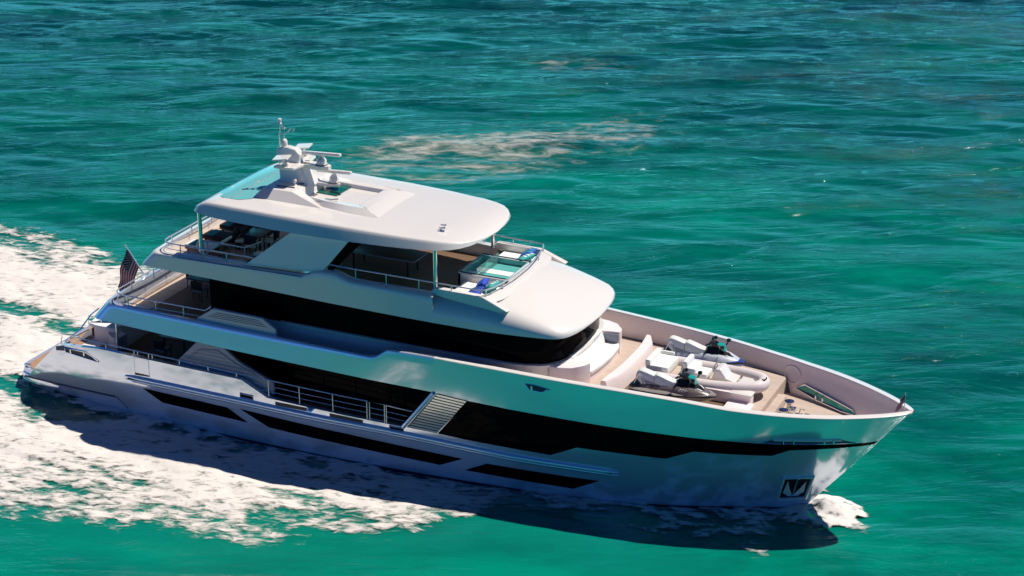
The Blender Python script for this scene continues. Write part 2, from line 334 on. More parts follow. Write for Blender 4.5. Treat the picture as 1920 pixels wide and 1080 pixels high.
def foam_mat(name, col, lo, hi, amp, sc, rot=.28, top=1.0):
    m = mat(name, col, rough=0.85, spec=0.2); nt = m.node_tree; b = nt.nodes["Principled BSDF"]; L = nt.links
    at = nt.nodes.new("ShaderNodeAttribute"); at.attribute_name = 'foam_cover'
    tc = nt.nodes.new("ShaderNodeTexCoord"); mp = nt.nodes.new("ShaderNodeMapping"); mp.vector_type = 'TEXTURE'; mp.inputs["Rotation"].default_value = (0, 0, rot); mp.inputs["Scale"].default_value = sc
    L.new(tc.outputs["Object"], mp.inputs[0])
    n = nt.nodes.new("ShaderNodeTexNoise"); n.inputs["Scale"].default_value = 1; n.inputs["Detail"].default_value = 8; n.inputs["Roughness"].default_value = .62; n.inputs["Distortion"].default_value = .5
    L.new(mp.outputs[0], n.inputs["Vector"])
    a = nt.nodes.new("ShaderNodeMath"); a.operation = 'MULTIPLY_ADD'; a.inputs[1].default_value = amp; L.new(n.outputs["Fac"], a.inputs[0]); L.new(at.outputs["Fac"], a.inputs[2])
    mr = nt.nodes.new("ShaderNodeMapRange"); mr.interpolation_type = 'SMOOTHSTEP'; mr.inputs[1].default_value = lo + amp * .5; mr.inputs[2].default_value = hi + amp * .5; mr.inputs[4].default_value = top
    L.new(a.outputs[0], mr.inputs[0]); L.new(mr.outputs[0], b.inputs["Alpha"])
    n2 = nt.nodes.new("ShaderNodeTexNoise"); n2.inputs["Scale"].default_value = 1.6; n2.inputs["Detail"].default_value = 5; n2.inputs["Roughness"].default_value = .55
    L.new(tc.outputs["Object"], n2.inputs["Vector"])
    bp = nt.nodes.new("ShaderNodeBump"); bp.inputs["Strength"].default_value = .40; bp.inputs["Distance"].default_value = .12
    L.new(n2.outputs["Fac"], bp.inputs["Height"]); L.new(bp.outputs[0], b.inputs["Normal"])
    return m
def foam_sheet(name, x0, x1, y0, y1, step, dens, thick, m, label, cat):
    xs = np.arange(x0, x1, step); ys = np.arange(y0, y1, step); X, Y = np.meshgrid(xs, ys)
    D = dens(X, Y); T = thick(X, Y, D); Z = sea_h(X, Y) + 0.03 + T
    nx = len(xs); ny = len(ys); idx = np.arange(nx * ny).reshape(ny, nx)
    keep = np.maximum.reduce([D[:-1, :-1], D[1:, :-1], D[1:, 1:], D[:-1, 1:]]) > 0.04
    q = np.stack([idx[:-1, :-1], idx[:-1, 1:], idx[1:, 1:], idx[1:, :-1]], -1)[keep]
    used, inv = np.unique(q, return_inverse=True); q = inv.reshape(q.shape)
    co = np.stack([X, Y, Z], -1).reshape(-1, 3)[used]
    me = bpy.data.meshes.new(name); me.vertices.add(len(co)); me.vertices.foreach_set('co', co.reshape(-1).astype(np.float32))
    me.loops.add(q.size); me.loops.foreach_set('vertex_index', q.reshape(-1).astype(np.int32))
    me.polygons.add(len(q)); me.polygons.foreach_set('loop_start', np.arange(0, q.size, 4, dtype=np.int32)); me.polygons.foreach_set('loop_total', np.full(len(q), 4, np.int32))
    me.update(); me.shade_smooth()
    at = me.attributes.new('foam_cover', 'FLOAT', 'POINT'); at.data.foreach_set('value', D.reshape(-1)[used].astype(np.float32))
    me.materials.append(m); o = bpy.data.objects.new(name, me); COL.objects.link(o)
    tag(o, label, cat, kind='stuff')
def sst(a, b, x): t = np.clip((x - a) / (b - a), 0, 1); return t * t * (3 - 2 * t)
def wake_density(X, Y):
    wob = (fbm(X / 3.2, Y / 2.2, 11, 4) - .5) * 3.0; fine = fbm(X / 1.1, Y / .7, 13, 4) - .5
    yo = np.interp(X, [-40, -15, 0, 7.5, 11, 14.6, 17.7, 19.8, 21.7, 22.5, 23.3, 24.4], [-19.4, -16, -13.7, -12.5, -12.0, -11.2, -10.2, -9.2, -8.1, -7.1, -5.8, -4.4])
    d = Y - yo + (wob + fine * 1.6) * np.interp(X, [17, 23], [1, .4])
    st = .66 * sst(-.8, 1.2, d) + .30 * sst(1.6, 4.8, d)
    fx = X + .30 * Y; holes = fbm(fx / 2.3 + 3, Y / .80, 23, 5)
    st = st - .34 * sst(.45, .66, holes) * (1 - .80 * sst(3.0, 5.2, d))
    st = st * (1 - sst(22.8, 25.0, X + .3 * wob))
    lace = fbm(X / 1.3, Y / .7, 31, 5); swirl = np.abs(fbm(X / 1.7 + 2, Y / 1.1, 33, 4) - .5) * 2
    band = sst(-4.7, -3.8, Y + .4 * wob) * sst(18, 24, X) * (1 - sst(33.0, 34.4, X))
    lacy = band * np.clip(.86 - 2.2 * swirl + .5 * (lace - .5), .0, .75)
    hy = -np.interp(X, [-2, 0, 5.8, 12, 16, 21.6, 26.9, 29.3, 30.2, 32.1, 33.3, 34.06], [2.9, 3.05, 3.7, 3.84, 3.75, 3.37, 2.63, 1.95, 1.62, .8, .32, .02])
    lacy = np.maximum(lacy, np.clip(1 - np.abs(hy - .22 - Y + .25 * fine) / .42, 0, 1) * (.50 + .9 * (fbm(X / .8, Y / .5, 37, 4) - .35)) * sst(11, 14, X) * (1 - sst(34, 34.8, X)))
    near = sst(-6.8, -4.4, Y + .6 * wob) * sst(-2, 3, X) * (1 - sst(15, 24, X))
    st = np.where(near > 0, st * (1 - near) + near * np.clip(1.02 - 1.15 * swirl - .9 * sst(.5, .66, fbm(X / 2.4, Y / 1.2, 41, 4)), 0, 1), st)
    yp = np.interp(X, [-40, -14, -8, -4, -2, 4, 10, 20], [14.0, 13.0, 12.5, 11.7, 11.6, 10, 8, 4.5])
    dp = yp - Y + wob * .6 + fine * 1.4
    pt = (.66 * sst(-.6, 1.2, dp) + .30 * sst(1.0, 4.0, dp)) * (1 - sst(14, 20, X))
    pt = pt - .34 * sst(.46, .66, fbm(fx / 2.4 + 7, Y / .95, 51, 5)) * (1 - .6 * sst(1.5, 5, dp))
    gap = np.exp(-((Y - np.interp(X, [-16, -7, -4, -2, 0, 3], [4.2, 3.4, 3.2, 2.8, 2.9, 2.9]) + .35 * wob) / .62)**2) * (1 - sst(.5, 2.5, X))
    D = np.where(Y > -1.5, pt, np.maximum(st, lacy)); D = np.where(X > 20, np.maximum(st, lacy) * (Y < 0), D)
    D = D * (1 - .75 * gap * sst(.30, .55, fbm(X / 1.2, Y / .7, 57, 4) + .1))
    D = D - .6 * np.exp(-((X + .8) / 2.0)**2 - ((Y + 3.4) / 1.1)**2) * sst(.42, .6, holes)
    ang = fbm(X / .7, Y / .7, 61, 5)
    sp = 1 - sst(.70, 1.10, np.hypot((X - 34.85) / 1.75, (Y - .1) / 1.55) + (ang - .5) * 1.3)
    return np.clip(np.maximum(D, sp * (.62 + .6 * sst(.3, .5, ang))), 0, 1)
def wake_thick(X, Y, D):
    b = fbm(X / .9, Y / .6, 71, 4); lump = fbm(X / 3.0, Y / 2.0, 73, 3)
    sp = np.clip(1 - np.hypot((X - 34.9) / 1.6, (Y - .1) / 1.4), 0, 1)
    return D * (.15 * (b - .25) + .30 * (lump - .35) * sst(0, .8, D)) + sp * .55 * (.5 + b)
foam_sheet('wake_foam', -40, 38, -20, 15, 0.13, wake_density, wake_thick, foam_mat('sea_foam', (0.66, 0.63, 0.585), .26, .90, 2.1, (.62, .28, .4)),
           'white churned wake foam spreading beside and behind the yacht', 'foam')
def far_density(X, Y):
    u = (X * .91 + Y * .41); v = (-X * .41 + Y * .91)
    c = np.interp(u, [8, 13, 18, 24, 30], [27.5, 29.5, 30.5, 34.0, 35.0]); w = np.interp(u, [8, 13, 18, 24, 30], [3.2, 5.4, 6.2, 5.4, 3.4])
    e = (1 - sst(.2, 1.15, np.abs(v - c) / w + (fbm(u / 4, v / 1.6, 80, 4) - .5) * 1.3)) * sst(7, 13, u) * (1 - sst(25, 31, u))
    e2 = 1 - sst(.2, 1.1, np.hypot((u - 24) / 4.2, (v - 51) / 2.2) + (fbm(u / 3, v / 1.5, 85, 3) - .5))
    st = fbm(u / 3.2, v / 1.1, 81, 4); return np.clip((e + e2 * .75) * (.36 + .45 * sst(.36, .68, st)), 0, 1)
foam_sheet('drifting_foam', -14, 24, 22, 66, 0.25, far_density, lambda X, Y, D: .03 * D, foam_mat('thin_foam', (0.70, 0.68, 0.63), .14, 1.9, 2.5, (1.2, .65, .5), rot=.424, top=.8),
           'thin pale foam streaks drifting on the water beyond the yacht', 'foam')

# ---------------------------------------------------------------- hull form
GX = [-2, 3, 6, 10, 15, 18, 20, 22.5, 25.3, 28, 30.2, 31.8, 33.45, 34.6, 35.57, 36.4, 37.1, 37.6, 37.85, 38]
GY = [3.75, 3.95, 4.05, 4.1, 4.1, 4.08, 4.0, 3.86, 3.66, 3.4, 3.14, 2.92, 2.55, 2.2, 1.8, 1.36, .92, .52, .27, .03]
WX = [-2, 0, 5.8, 12, 16, 21.6, 26.9, 29.3, 30.2, 32.1, 33.3, 34.06]
WY = [2.9, 3.05, 3.7, 3.84, 3.75, 3.37, 2.63, 1.95, 1.62, .8, .32, .02]
def stem(z): return 34.06 + 3.94 * z / 4.87
def yh(x, z):
    r = stem(z) - x
    if r <= 0: return 0.012
    a = pch(WX, WY, max(34.06 - r, -2)); b = pch(GX, GY, max(38 - r, -2))
    t = max(z / 4.87, -.15); k = smooth01((22 - x) / 10)
    t2 = max(min(z / 1.9, 1), -.3); t2 = 1 - (1 - t2)**2 if t2 > 0 else t2
    return a + (b - a) * ((1 - k) * t + k * t2)
def pl(pts, x): return float(np.interp(x, [p[0] for p in pts], [p[1] for p in pts]))
def strip(mb, top, bot, side, off=0.0, nz=8, dx=0.2):
    x0 = top[0][0]; x1 = top[-1][0]
    xs = sorted(set([round(p[0], 4) for p in top + bot if x0 <= p[0] <= x1] + [round(v, 4) for v in np.linspace(x0, x1, max(2, int((x1 - x0) / dx)))]))
    rows = []
    for x in xs:
        zt = pl(top, x); zb = pl(bot, x)
        if zt - zb < 1e-4: zt = zb + 1e-4
        rows.append([(x, side * (yh(x, lerp(zb, zt, j / nz)) + off), lerp(zb, zt, j / nz)) for j in range(nz + 1)])
    mb.grid(rows)
def patch(top, bot, name, m, parent, off=0.008, side=-1, **k):
    mb = MB(); strip(mb, top, bot, side, off, **k); return mb.build(name, m, parent)

yacht = empty('motor_yacht', (0, 0, 0), 'large white four deck motor yacht with black window bands under way', 'yacht')
Yt = yacht
# gunwale height along the boat (upper bulwark and raised bow)
ZG = [(4.5, 5.08), (11, 4.98), (17.86, 4.93), (18.49, 5.39), (20.15, 5.40), (22.4, 5.33), (25.3, 5.24), (28, 5.17), (30.2, 5.08), (31.8, 4.97), (33.4, 4.91), (35.6, 4.88), (38, 4.87)]
STEMLINE = [(34.06 + 3.94 * z / 4.87, z) for z in np.linspace(0, 4.86, 14)]
TOPA = [(0.72, 0.80), (1.6, 1.7), (2.55, 2.62), (3.0, 2.76), (4.9, 2.93), (11.5, 2.86), (11.8, 2.84), (12.95, 2.28), (17.5, 2.13), (18.95, 2.08), (20.45, 3.87)]
BOT = [(0.0, -.5), (33.65, -.5), (34.06, 0.0)] + STEMLINE[1:]
mb = MB()
for s in (-1, 1):
    strip(mb, TOPA, [(0.72, -.5), (20.45, -.5)], s, nz=12)
    rows = []
    xs = sorted(set(list(np.linspace(20.45, 33.6, 60)) + list(np.linspace(33.6, 37.99, 70))))
    for x in xs:
        zt = pl(ZG, x); zb = pl(BOT, x); rows.append([(x, s * yh(x, lerp(zb, zt, j / 18)), lerp(zb, zt, j / 18)) for j in range(19)])
    mb.grid(rows)
    mb.grid([[(x, s * yh(x, -.5), -.5), (x, 0, -.9)] for x in np.linspace(.72, 33.6, 40)])
    # transom slope and its inner quarter
    mb.grid([[(lerp(.72, 2.9, t), s * (yh(lerp(.72, 2.9, t), pl(TOPA, lerp(.72, 2.9, t))) - w), pl(TOPA, lerp(.72, 2.9, t))) for w in (0, .12, .55)] for t in np.linspace(0, 1, 8)])
    # capping of the main deck bulwark
    mb.grid([[(x, s * (yh(x, pl(TOPA, x)) - w), pl(TOPA, x) - .0) for w in (0, .22)] for x in np.linspace(2.9, 18.9, 70)])
    mb.grid([[(x, s * (yh(x, pl(TOPA, x)) - .22), z) for z in (1.9, pl(TOPA, x))] for x in np.linspace(2.9, 18.9, 70)])
    mb.grid([[(x, s * (yh(x, max(pl(TOPA, x), .8)) - .55), z) for z in (.7, pl(TOPA, x))] for x in np.linspace(.72, 2.9, 8)])
hull = mb.build('hull', M['hull'], Yt, sharp=30)
# swim platform with teak
mb = MB(); ol = []
def plat_ring(ins, z):
    pts = []
    for a in np.linspace(0, 1, 8): pts.append((lerp(2.2, 0.15, a), -(yh(1, .8) - .05 - ins - .25 * a**3), z))
    for a in np.linspace(.1, 1, 6): pts.append((lerp(.15, -.35, a) + ins * .6, lerp(-(3.45 - ins), -2.6, a), z))
    return pts + [(x, -y, zz) for x, y, zz in pts[::-1]]
mb.loft([plat_ring(.55, -.25), plat_ring(.30, .10), plat_ring(0, .40), plat_ring(0, .70), plat_ring(.06, .78)])
swim = mb.build('swim_platform', M['hull'], Yt, sharp=40)
mb = MB(); mb.loft([plat_ring(.42, .77), plat_ring(.42, .80)]); mb.build('teak_inlay', M['teakb'], swim)
for s in (-1, 1):
    mb = MB(); mb.box((.05, s * 2.95, .88), (.28, .10, .08), bev=.02).box((.05, s * 2.95, .83), (.10, .08, .08)); mb.build('mooring_cleat', M['steel'], swim)
# stern wall and stairs
mb = MB()
mb.grid([[(1.15, y, .75), (1.6, y, 1.5), (2.4, y, 2.35), (2.75, y, 2.62)] for y in np.linspace(-1.75, 1.75, 7)])
mb.grid([[(1.15 + .0, s * 1.75, .75), (2.75, s * 1.75, .75)] for s in (-1,)])
mb.grid([[(x, -1.75, .7), (x, -1.75, z)] for x, z in ((1.15, .75), (1.6, 1.5), (2.4, 2.35), (2.75, 2.62))])
mb.build('transom_door', M['gel'], Yt)
for s in (-1, 1):
    mb = MB(); md_ = MB()
    for k in range(6):
        x = 1.05 + k * .34; z = .95 + k * .26
        mb.box((x + .4, s * 2.55, z - .2), (1.1, 1.6, .40)); md_.box((x + .02, s * 2.55, z + .012), (.30, 1.45, .024))
    stp = mb.build('stern_stairs', M['white'], Yt); md_.build('stair_tread', M['teakb'], stp)
# spray chine along the run aft and thin boot top
mb = MB()
xs = np.linspace(.4, 5.4, 14)
mb.grid([[(x, -(yh(x, lerp(.66, .80, (x - .4) / 5)) + o), lerp(.66, .80, (x - .4) / 5) + dz) for o, dz in ((-.02, .05), (.05, .03), (.05, -.02), (-.02, -.06))] for x in xs])
mb.build('hull_chine', M['navy'], Yt)
mb = MB(); mb.prism([(5.41, .80), (5.86, .28), (5.90, .30), (5.46, .83)], lambda x, z: (x, -yh(x, z) - .012, z), lambda x, z: (x, -yh(x, z) + .05, z)); mb.build('drain_slot', M['navy'], Yt)
mb = MB()
strip(mb, [(0.8, .12), (16, .06), (34.0, .06)], [(0.8, -.3), (16, -.3), (34.0, -.02)], -1, .012, nz=2); mb.build('boot_top', M['antifoul'], Yt)
# rubbing strake: two rounded ribs
RUB = [(6.05, 1.97), (12, 1.93), (16, 1.87), (18.1, 1.83), (20.5, 1.72), (23.45, 1.56), (27.6, 1.50)]
mb = MB()
for r_, dz, o in ((.095, 0.0, .03), (.05, -.155, .01)):
    p = [(x, -(yh(x, pl(RUB, x) + dz) + o), pl(RUB, x) + dz) for x in np.linspace(6.08, 27.65, 90)]
    mb.tube(p, [r_ * min(1, .25 + 2 * min(i, 89 - i) / 6) for i in range(90)], 10)
    mb.tube([(x, -y, z) for x, y, z in p], r_, 8)
rs_ = mb.build('rubbing_strake', M['hull'], Yt)
mb = MB(); mb.tube([(x, -(yh(x, pl(RUB, x) - .105) + .012), pl(RUB, x) - .105) for x in np.linspace(6.2, 27.4, 80)], .022, 5); mb.build('strake_shade_line', M['navy'], rs_)  # thin navy tubes put dark shading lines along the strake
mb = MB(); mb.tube([(x, -(yh(x, pl(RUB, x) - .22) + .004), pl(RUB, x) - .22) for x in np.linspace(6.4, 27.2, 80)], .014, 5); mb.build('strake_shade_line', M['navy'], rs_)
# hull windows
for tp, bt in (([(6.91, 1.55), (11.03, 1.47), (11.95, .96)], [(6.91, 1.549), (7.82, 1.03), (11.95, .95)]),
               ([(11.64, 1.54), (16.5, 1.33), (21.4, 1.07)], [(11.64, 1.535), (12.94, .93), (20.42, .61), (21.4, 1.065)]),
               ([(21.45, .56), (22.40, 1.03), (26.86, .97)], [(21.45, .555), (22.0, .55), (25.82, .44), (26.86, .965)])):
    patch(tp, bt, 'hull_window', M['glass'], Yt)
BT = [(20.43, 2.06), (21.76, 3.74), (23.4, 3.66), (25.05, 3.61), (27.12, 3.55), (29.15, 3.53), (31.69, 3.52), (33.5, 3.50), (35.5, 3.50), (36.80, 3.51)]
BB = [(20.43, 2.05), (21.7, 1.97), (23.47, 1.92), (25.01, 1.88), (26.06, 2.39), (29.45, 2.41), (30.5, 2.88), (33.27, 2.90), (33.88, 3.20), (35.13, 3.27), (36.68, 3.36), (36.80, 3.505)]
patch(BT, BB, 'side_window_band', M['glass'], Yt, dx=.12)
# slatted stair screen
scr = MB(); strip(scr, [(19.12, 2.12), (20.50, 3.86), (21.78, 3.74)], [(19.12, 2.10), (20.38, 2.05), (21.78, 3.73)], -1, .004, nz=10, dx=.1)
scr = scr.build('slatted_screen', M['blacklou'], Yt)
mb = MB(); N = 14
for k in range(N):
    t = (k + .10) / N; u = (k + .80) / N
    def sp(a, b): # a along the slant, b across
        x = lerp(19.16, 20.50, a) + b * lerp(1.24, 1.25, a); z = lerp(2.11, 3.85, a) - b * lerp(.055, .11, a); return x, z
    rows = []
    for b_ in np.linspace(.02, .99, 6):
        (xa, za), (xb, zb) = sp(t, b_), sp(u, b_)
        rows.append([(xb, -(yh(xb, zb) + .012), zb), (xb, -(yh(xb, zb) + .030), zb), (xa, -(yh(xa, za) + .018), za)])
    mb.grid(rows)
mb.build('slat', M['slat'], scr)
mb = MB(); mb.tube([(x, -(yh(x, z) + .02), z) for x, z in [(lerp(18.98, 20.36, t), lerp(2.08, 3.84, t)) for t in np.linspace(0, 1, 8)]], .085, 6); mb.build('screen_post', M['hull'], Yt)
# small scuppers, ports and the side door
def quad(x0, x1, z0, z1): return [(x0, z1[0]), (x1, z1[1])], [(x0, z0[0]), (x1, z0[1])]
def frame(pts, m, w=.035, name='port_frame', parent=None, off=.01):
    mb = MB(); mb.tube([(x, -(yh(x, z) + off), z) for x, z in pts], w, 6, closed=True); return mb.build(name, m, parent or Yt)
for x0, x1, zb, zt in ((11.69, 12.30, (2.085, 2.07), (2.25, 2.235)), (18.38, 18.98, (1.90, 1.88), (2.05, 2.03))):
    tp, bt = quad(x0, x1, zb, zt); p = patch(tp, bt, 'scupper_port', M['glass'], Yt)
    frame([(x0, zb[0]), (x1, zb[1]), (x1, zt[1]), (x0, zt[0])], M['steelw'], .03, 'port_frame', p)
for x0, x1, zb, zt in ((13.33, 14.77, (2.03, 2.03), (2.19, 2.18)), (15.79, 17.24, (1.99, 1.95), (2.14, 2.08))):
    tp, bt = quad(x0, x1, zb, zt); patch(tp, bt, 'scupper_slot', M['blacklou'], Yt)
sdoor = patch([(6.6, 2.89), (7.3, 2.885)], [(6.6, 2.06), (7.3, 2.06)], 'side_door', M['hull'], Yt, off=.006)
for x in (6.59, 7.31):
    mb = MB(); mb.tube([(x, -(yh(x, z) - .002), z) for z in np.linspace(2.1, 2.9, 5)], .010, 4); mb.build('door_seam', M['grey'], sdoor)
patch(*quad(6.58, 7.30, (2.10, 2.13), (2.21, 2.20)), 'door_step', M['blacklou'], sdoor)
# aft mooring port
MP = [(3.03, 2.66), (4.09, 2.66), (4.76, 2.34), (3.08, 2.49)]
mp_ = patch([(3.03, 2.66), (4.09, 2.66), (4.76, 2.345)], [(3.03, 2.50), (3.08, 2.49), (4.76, 2.335)], 'mooring_port', M['blacklou'], Yt)
frame(MP, M['steel'], .035, 'port_frame', mp_)
for x in (3.35, 4.05):
    mb = MB(); mb.tube([(x, -(yh(x, 2.5) + .03), 2.48), (x, -(yh(x, 2.5) + .03), 2.64)], .035, 8); mb.build('roller', M['steel'], mp_)
mb = MB(); mb.grid([[(lerp(2.56, 3.0, t), -(yh(lerp(2.56, 3.0, t), z) + .012), z) for z in (lerp(2.44, 2.50, t), lerp(2.62, 2.74, t))] for t in (0, .5, 1)]); mb.build('corner_cover', M['navy'], Yt)
# forward mooring port on the hull side
fm = patch([(33.0, 3.56), (33.4, 3.74), (35.65, 3.74), (36.05, 3.57)], [(33.0, 3.55), (36.05, 3.545)], 'mooring_port', M['navy'], Yt)
fm['label'] = 'long polished mooring port under the bow'
mb = MB(); mb.tube([(x, -(yh(x, 3.735) + .012), 3.735) for x in np.linspace(33.38, 35.67, 16)], .045, 6).build('port_frame', M['gel'], fm)  # white gelcoat here paints the steel highlight along the top edge
mb = MB(); mb.tube([(x, -(yh(x, 3.555) + .012), 3.555) for x in np.linspace(32.95, 36.1, 16)], .025, 6).build('port_sill', M['steel'], fm)
for x in (33.7, 34.05, 35.1, 35.4):
    mb = MB(); mb.tube([(x, -(yh(x, 3.56) + .04), 3.56), (x, -(yh(x, 3.75) + .04), 3.74)], .045, 8); mb.build('roller', M['steel'], fm)
# fairlead by the wheelhouse
fl = patch([(24.15, 4.90), (24.56, 4.89), (25.0, 4.80)], [(24.15, 4.895), (24.30, 4.68), (24.78, 4.64), (25.0, 4.795)], 'hull_fairlead', M['navy'], Yt)
mb = MB(); mb.tube([(x, -(yh(x, z) + .01), z) for x, z in ((24.15, 4.90), (24.56, 4.89), (25.12, 4.80), (24.78, 4.64), (24.30, 4.67))], .022, 6, closed=True).tube([(24.42, -(yh(24.42, 4.7) + .03), 4.68), (24.42, -(yh(24.42, 4.85) + .03), 4.87)], .05, 8).build('port_frame', M['steel'], fl)
# anchor pocket
AP = [(33.57, 1.72), (34.56, 1.73), (34.22, .62), (33.24, .53)]
def ap(u, v): # u across 0..1, v up 0..1
    x = lerp(lerp(33.30, 34.20, u), lerp(33.60, 34.52, u), v); z = lerp(lerp(.58, .66, u), 1.68, v); return x, z
mb = MB(); mb.grid([[(ap(u, v)[0], -(max(yh(*ap(u, v)), .10) + .006), ap(u, v)[1]) for v in np.linspace(0, 1, 5)] for u in np.linspace(0, 1, 7)])
pocket = mb.build('anchor_pocket', M['blacklou'], Yt)
mb = MB(); mb.tube([(x, -(max(yh(x, z), .13) + .02), z) for x, z in AP], .085, 8, closed=True).build('pocket_rim', M['gel'], pocket)  # rim in white gelcoat, so the bright reflection of polished steel is painted

# ---------------------------------------------------------------- bulwarks
def ring_path(xf, xa, wf, R, n_side=60, n_arc=8, n_tr=7):
    """starboard side from xf aft to the corner, round it, then across to the centre (mirrored to port by the caller)"""
    pts = [(x, -wf(x)) for x in np.linspace(xf, xa + R, n_side)]
    cx, cy = xa + R, -(wf(xa + R) - R)
    pts += [(cx - R * math.sin(a), cy - R * math.cos(a)) for a in np.linspace(0, math.pi / 2, n_arc)[1:]]
    pts += [(xa - .12 * (1 - (y / cy)**2) if abs(cy) > 0 else xa, y) for y in np.linspace(cy, 0, n_tr)[1:]]
    return pts
def bulwark(mb, xf, xab, xat, wfb, wft, zb, zt, R, cap, zdeck, lip=.35, roundr=.06):
    pb = ring_path(xf, xab, wfb, R); pt = ring_path(xf, xat, wft, R); pin = ring_path(xf, xat + cap, lambda x: wft(x) - cap, max(R - cap, .12)); plip = ring_path(xf, xab + lip, lambda x: wfb(x) - lip, max(R - lip, .1))
    for s in (1, -1):
        rows = []
        for (bx, by), (tx, ty), (ix, iy), (lx, ly) in zip(pb, pt, pin, plip):
            b = Vector((bx, by * s, zb(bx))); t = Vector((tx, ty * s, zt(tx))); i = Vector((ix, iy * s, zt(tx)))
            prof = [Vector((lx, ly * s, zb(bx) + .03)), b] + [b.lerp(t, q) for q in (.25, .5, .75)]
            e = roundr; out = (b - t).normalized(); inn = (i - t).normalized()
            prof += [t + out * e, t + out * e * .35 + inn * e * .35, t + inn * e, i.lerp(t, e / max((t - i).length, .01)), i + inn * 0, Vector((ix, iy * s, zdeck))]
            rows.append([tuple(p) for p in prof])
        mb.grid(rows)
ZUB = [(4.45, 4.27), (6.4, 4.23), (11.04, 4.10), (15.46, 4.01), (20.45, 3.87), (20.6, 3.87)]
mb = MB()
bulwark(mb, 20.45, 4.45, 5.15, lambda x: yh(x, pl(ZUB, x)), lambda x: yh(x, pl(ZG, x)) - .11 * (1 - smooth01((x - 13) / 7.4)), lambda x: pl(ZUB, x), lambda x: pl(ZG, x), .55, .17, 4.28)
ub = mb.build('upper_bulwark', M['hull'], Yt, sharp=42)
# bow bulwark: capping and inner skin
def lining(x, z):
    zt = pl(ZG, x) - .03; yi = max(yh(x, zt) - lerp(.24, .30, smooth01((x - 30) / 6)), 0); zd = max(3.68, (x - 34.06) * 4.87 / 3.94 + .25) if x > 32.5 else 4.28
    yi2 = max(min(yi, yh(x, zd) - .12) - .04, 0); t = min(max((zt - z) / (zt - zd + .02), 0), 1)
    return lerp(yi, yi2, smooth01(t)), zd
mb = MB(); capm = MB()
for s in (-1, 1):
    rows = []; rc = []
    for x in np.concatenate([np.linspace(20.45, 33, 50), np.linspace(33.2, 37.95, 34)]):
        zt = pl(ZG, x); yo = yh(x, zt); yi = lining(x, zt - .03)[0]; zd = min(lining(x, zt)[1], zt - .06); yi2 = lining(x, zd)[0]
        rc.append([(x, s * (yo + .004), zt - .05), (x, s * (yo + .012), zt - .012), (x, s * (yo - .02), zt + .012), (x, s * (yi + .02), zt + .012), (x, s * yi, zt - .03)])
        rows.append([(x, s * yi, zt - .03)] + [(x, s * lerp(yi, yi2, smooth01(t)), lerp(zt - .03, zd - .02, t)) for t in (.15, .3, .5, .7, .85, 1)])
    capm.grid(rc); mb.grid(rows)
capm.build('gunwale_cap', M['gel'], Yt, sharp=50)
bulin = mb.build('bow_bulwark_lining', M['white'], Yt, sharp=50)
# round recess cover on the port lining
mb = MB(); mb.tube([(32.72 + .36 * math.cos(a), lining(32.72 + .36 * math.cos(a), 4.40 + .31 * math.sin(a))[0] - .012, 4.40 + .31 * math.sin(a)) for a in np.linspace(0, 2 * math.pi, 33)[:-1]], .03, 6, closed=True); mb.build('round_hatch_ring', M['white'], Yt)
# port side inner mooring recess
def pin_(x, z): return lining(x, z)[0] + .08
RP = [(32.95, 3.97), (33.33, 4.20), (35.45, 3.98), (35.62, 3.84), (35.0, 3.76), (33.75, 3.82)]
mb = MB(); mb.prism(RP, lambda x, z: (x, pin_(x, z) - .10, z), lambda x, z: (x, pin_(x, z) + .2, z)); rec = mb.build('mooring_recess', M['seagreen'], Yt)  # green of the sea showing in the recess is painted on this panel
mb = MB(); mb.prism([(33.05, 3.97), (33.75, 3.83), (35.0, 3.77), (35.5, 3.84), (34.4, 3.90)], lambda x, z: (x, pin_(x, z) - .108, z), lambda x, z: (x, pin_(x, z) + .1, z)); mb.build('recess_dark_half', M['navy'], rec)  # dark lower half of the same view, painted navy
mb = MB(); mb.tube([(x, pin_(x, z) - .12, z) for x, z in RP], .04, 8, closed=True).build('recess_rim', M['steel'], rec)
for x in (33.85, 34.15):
    mb = MB(); mb.lathe((x, pin_(x, 4.0) - .16, 3.82), [(.07, 0), (.045, .05), (.045, .18), (.075, .22)], 10); mb.build('roller', M['steel'], rec)

# ---------------------------------------------------------------- decks
def deck(name, z, xs, wf, m, th=.12, parent=Yt):
    mb = MB(); a = [(x, -wf(x)) for x in xs] + [(x, wf(x)) for x in xs[::-1]]
    mb.prism(a, lambda x, y: (x, y, z), lambda x, y: (x, y, z - th)); return mb.build(name, m, parent)
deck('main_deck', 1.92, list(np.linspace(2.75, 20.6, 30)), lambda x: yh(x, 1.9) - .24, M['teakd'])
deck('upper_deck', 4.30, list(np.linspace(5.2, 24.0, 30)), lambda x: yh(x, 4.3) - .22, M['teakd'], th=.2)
deck('sunlit_teak_strip', 4.306, [5.35, 5.6, 5.9, 6.25], lambda x: 3.4, M['teak'], th=.05)  # sun on the aft deck put in as a strip of paler teak
deck('foredeck', 4.304, list(np.linspace(22.5, 32.5, 22)), lambda x: yh(x, 4.3) - .40, M['teak'])
deck('bow_deck', 3.72, list(np.linspace(32.4, 36.4, 12)), lambda x: max(yh(x, 3.7) - .24, .05), M['teak'])
mb = MB(); mb.box((32.52, 0, 4.0), (.06, 4.2, .60)); mb.box((32.72, .15, 3.88), (.34, 2.0, .36), bev=.02); mb.build('foredeck_step', M['teak'], Yt)
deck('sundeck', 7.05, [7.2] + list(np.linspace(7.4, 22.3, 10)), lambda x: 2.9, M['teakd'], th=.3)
deck('teak_apron', 7.056, [7.3, 7.45, 10.9], lambda x: 2.86, M['teak'], th=.05)

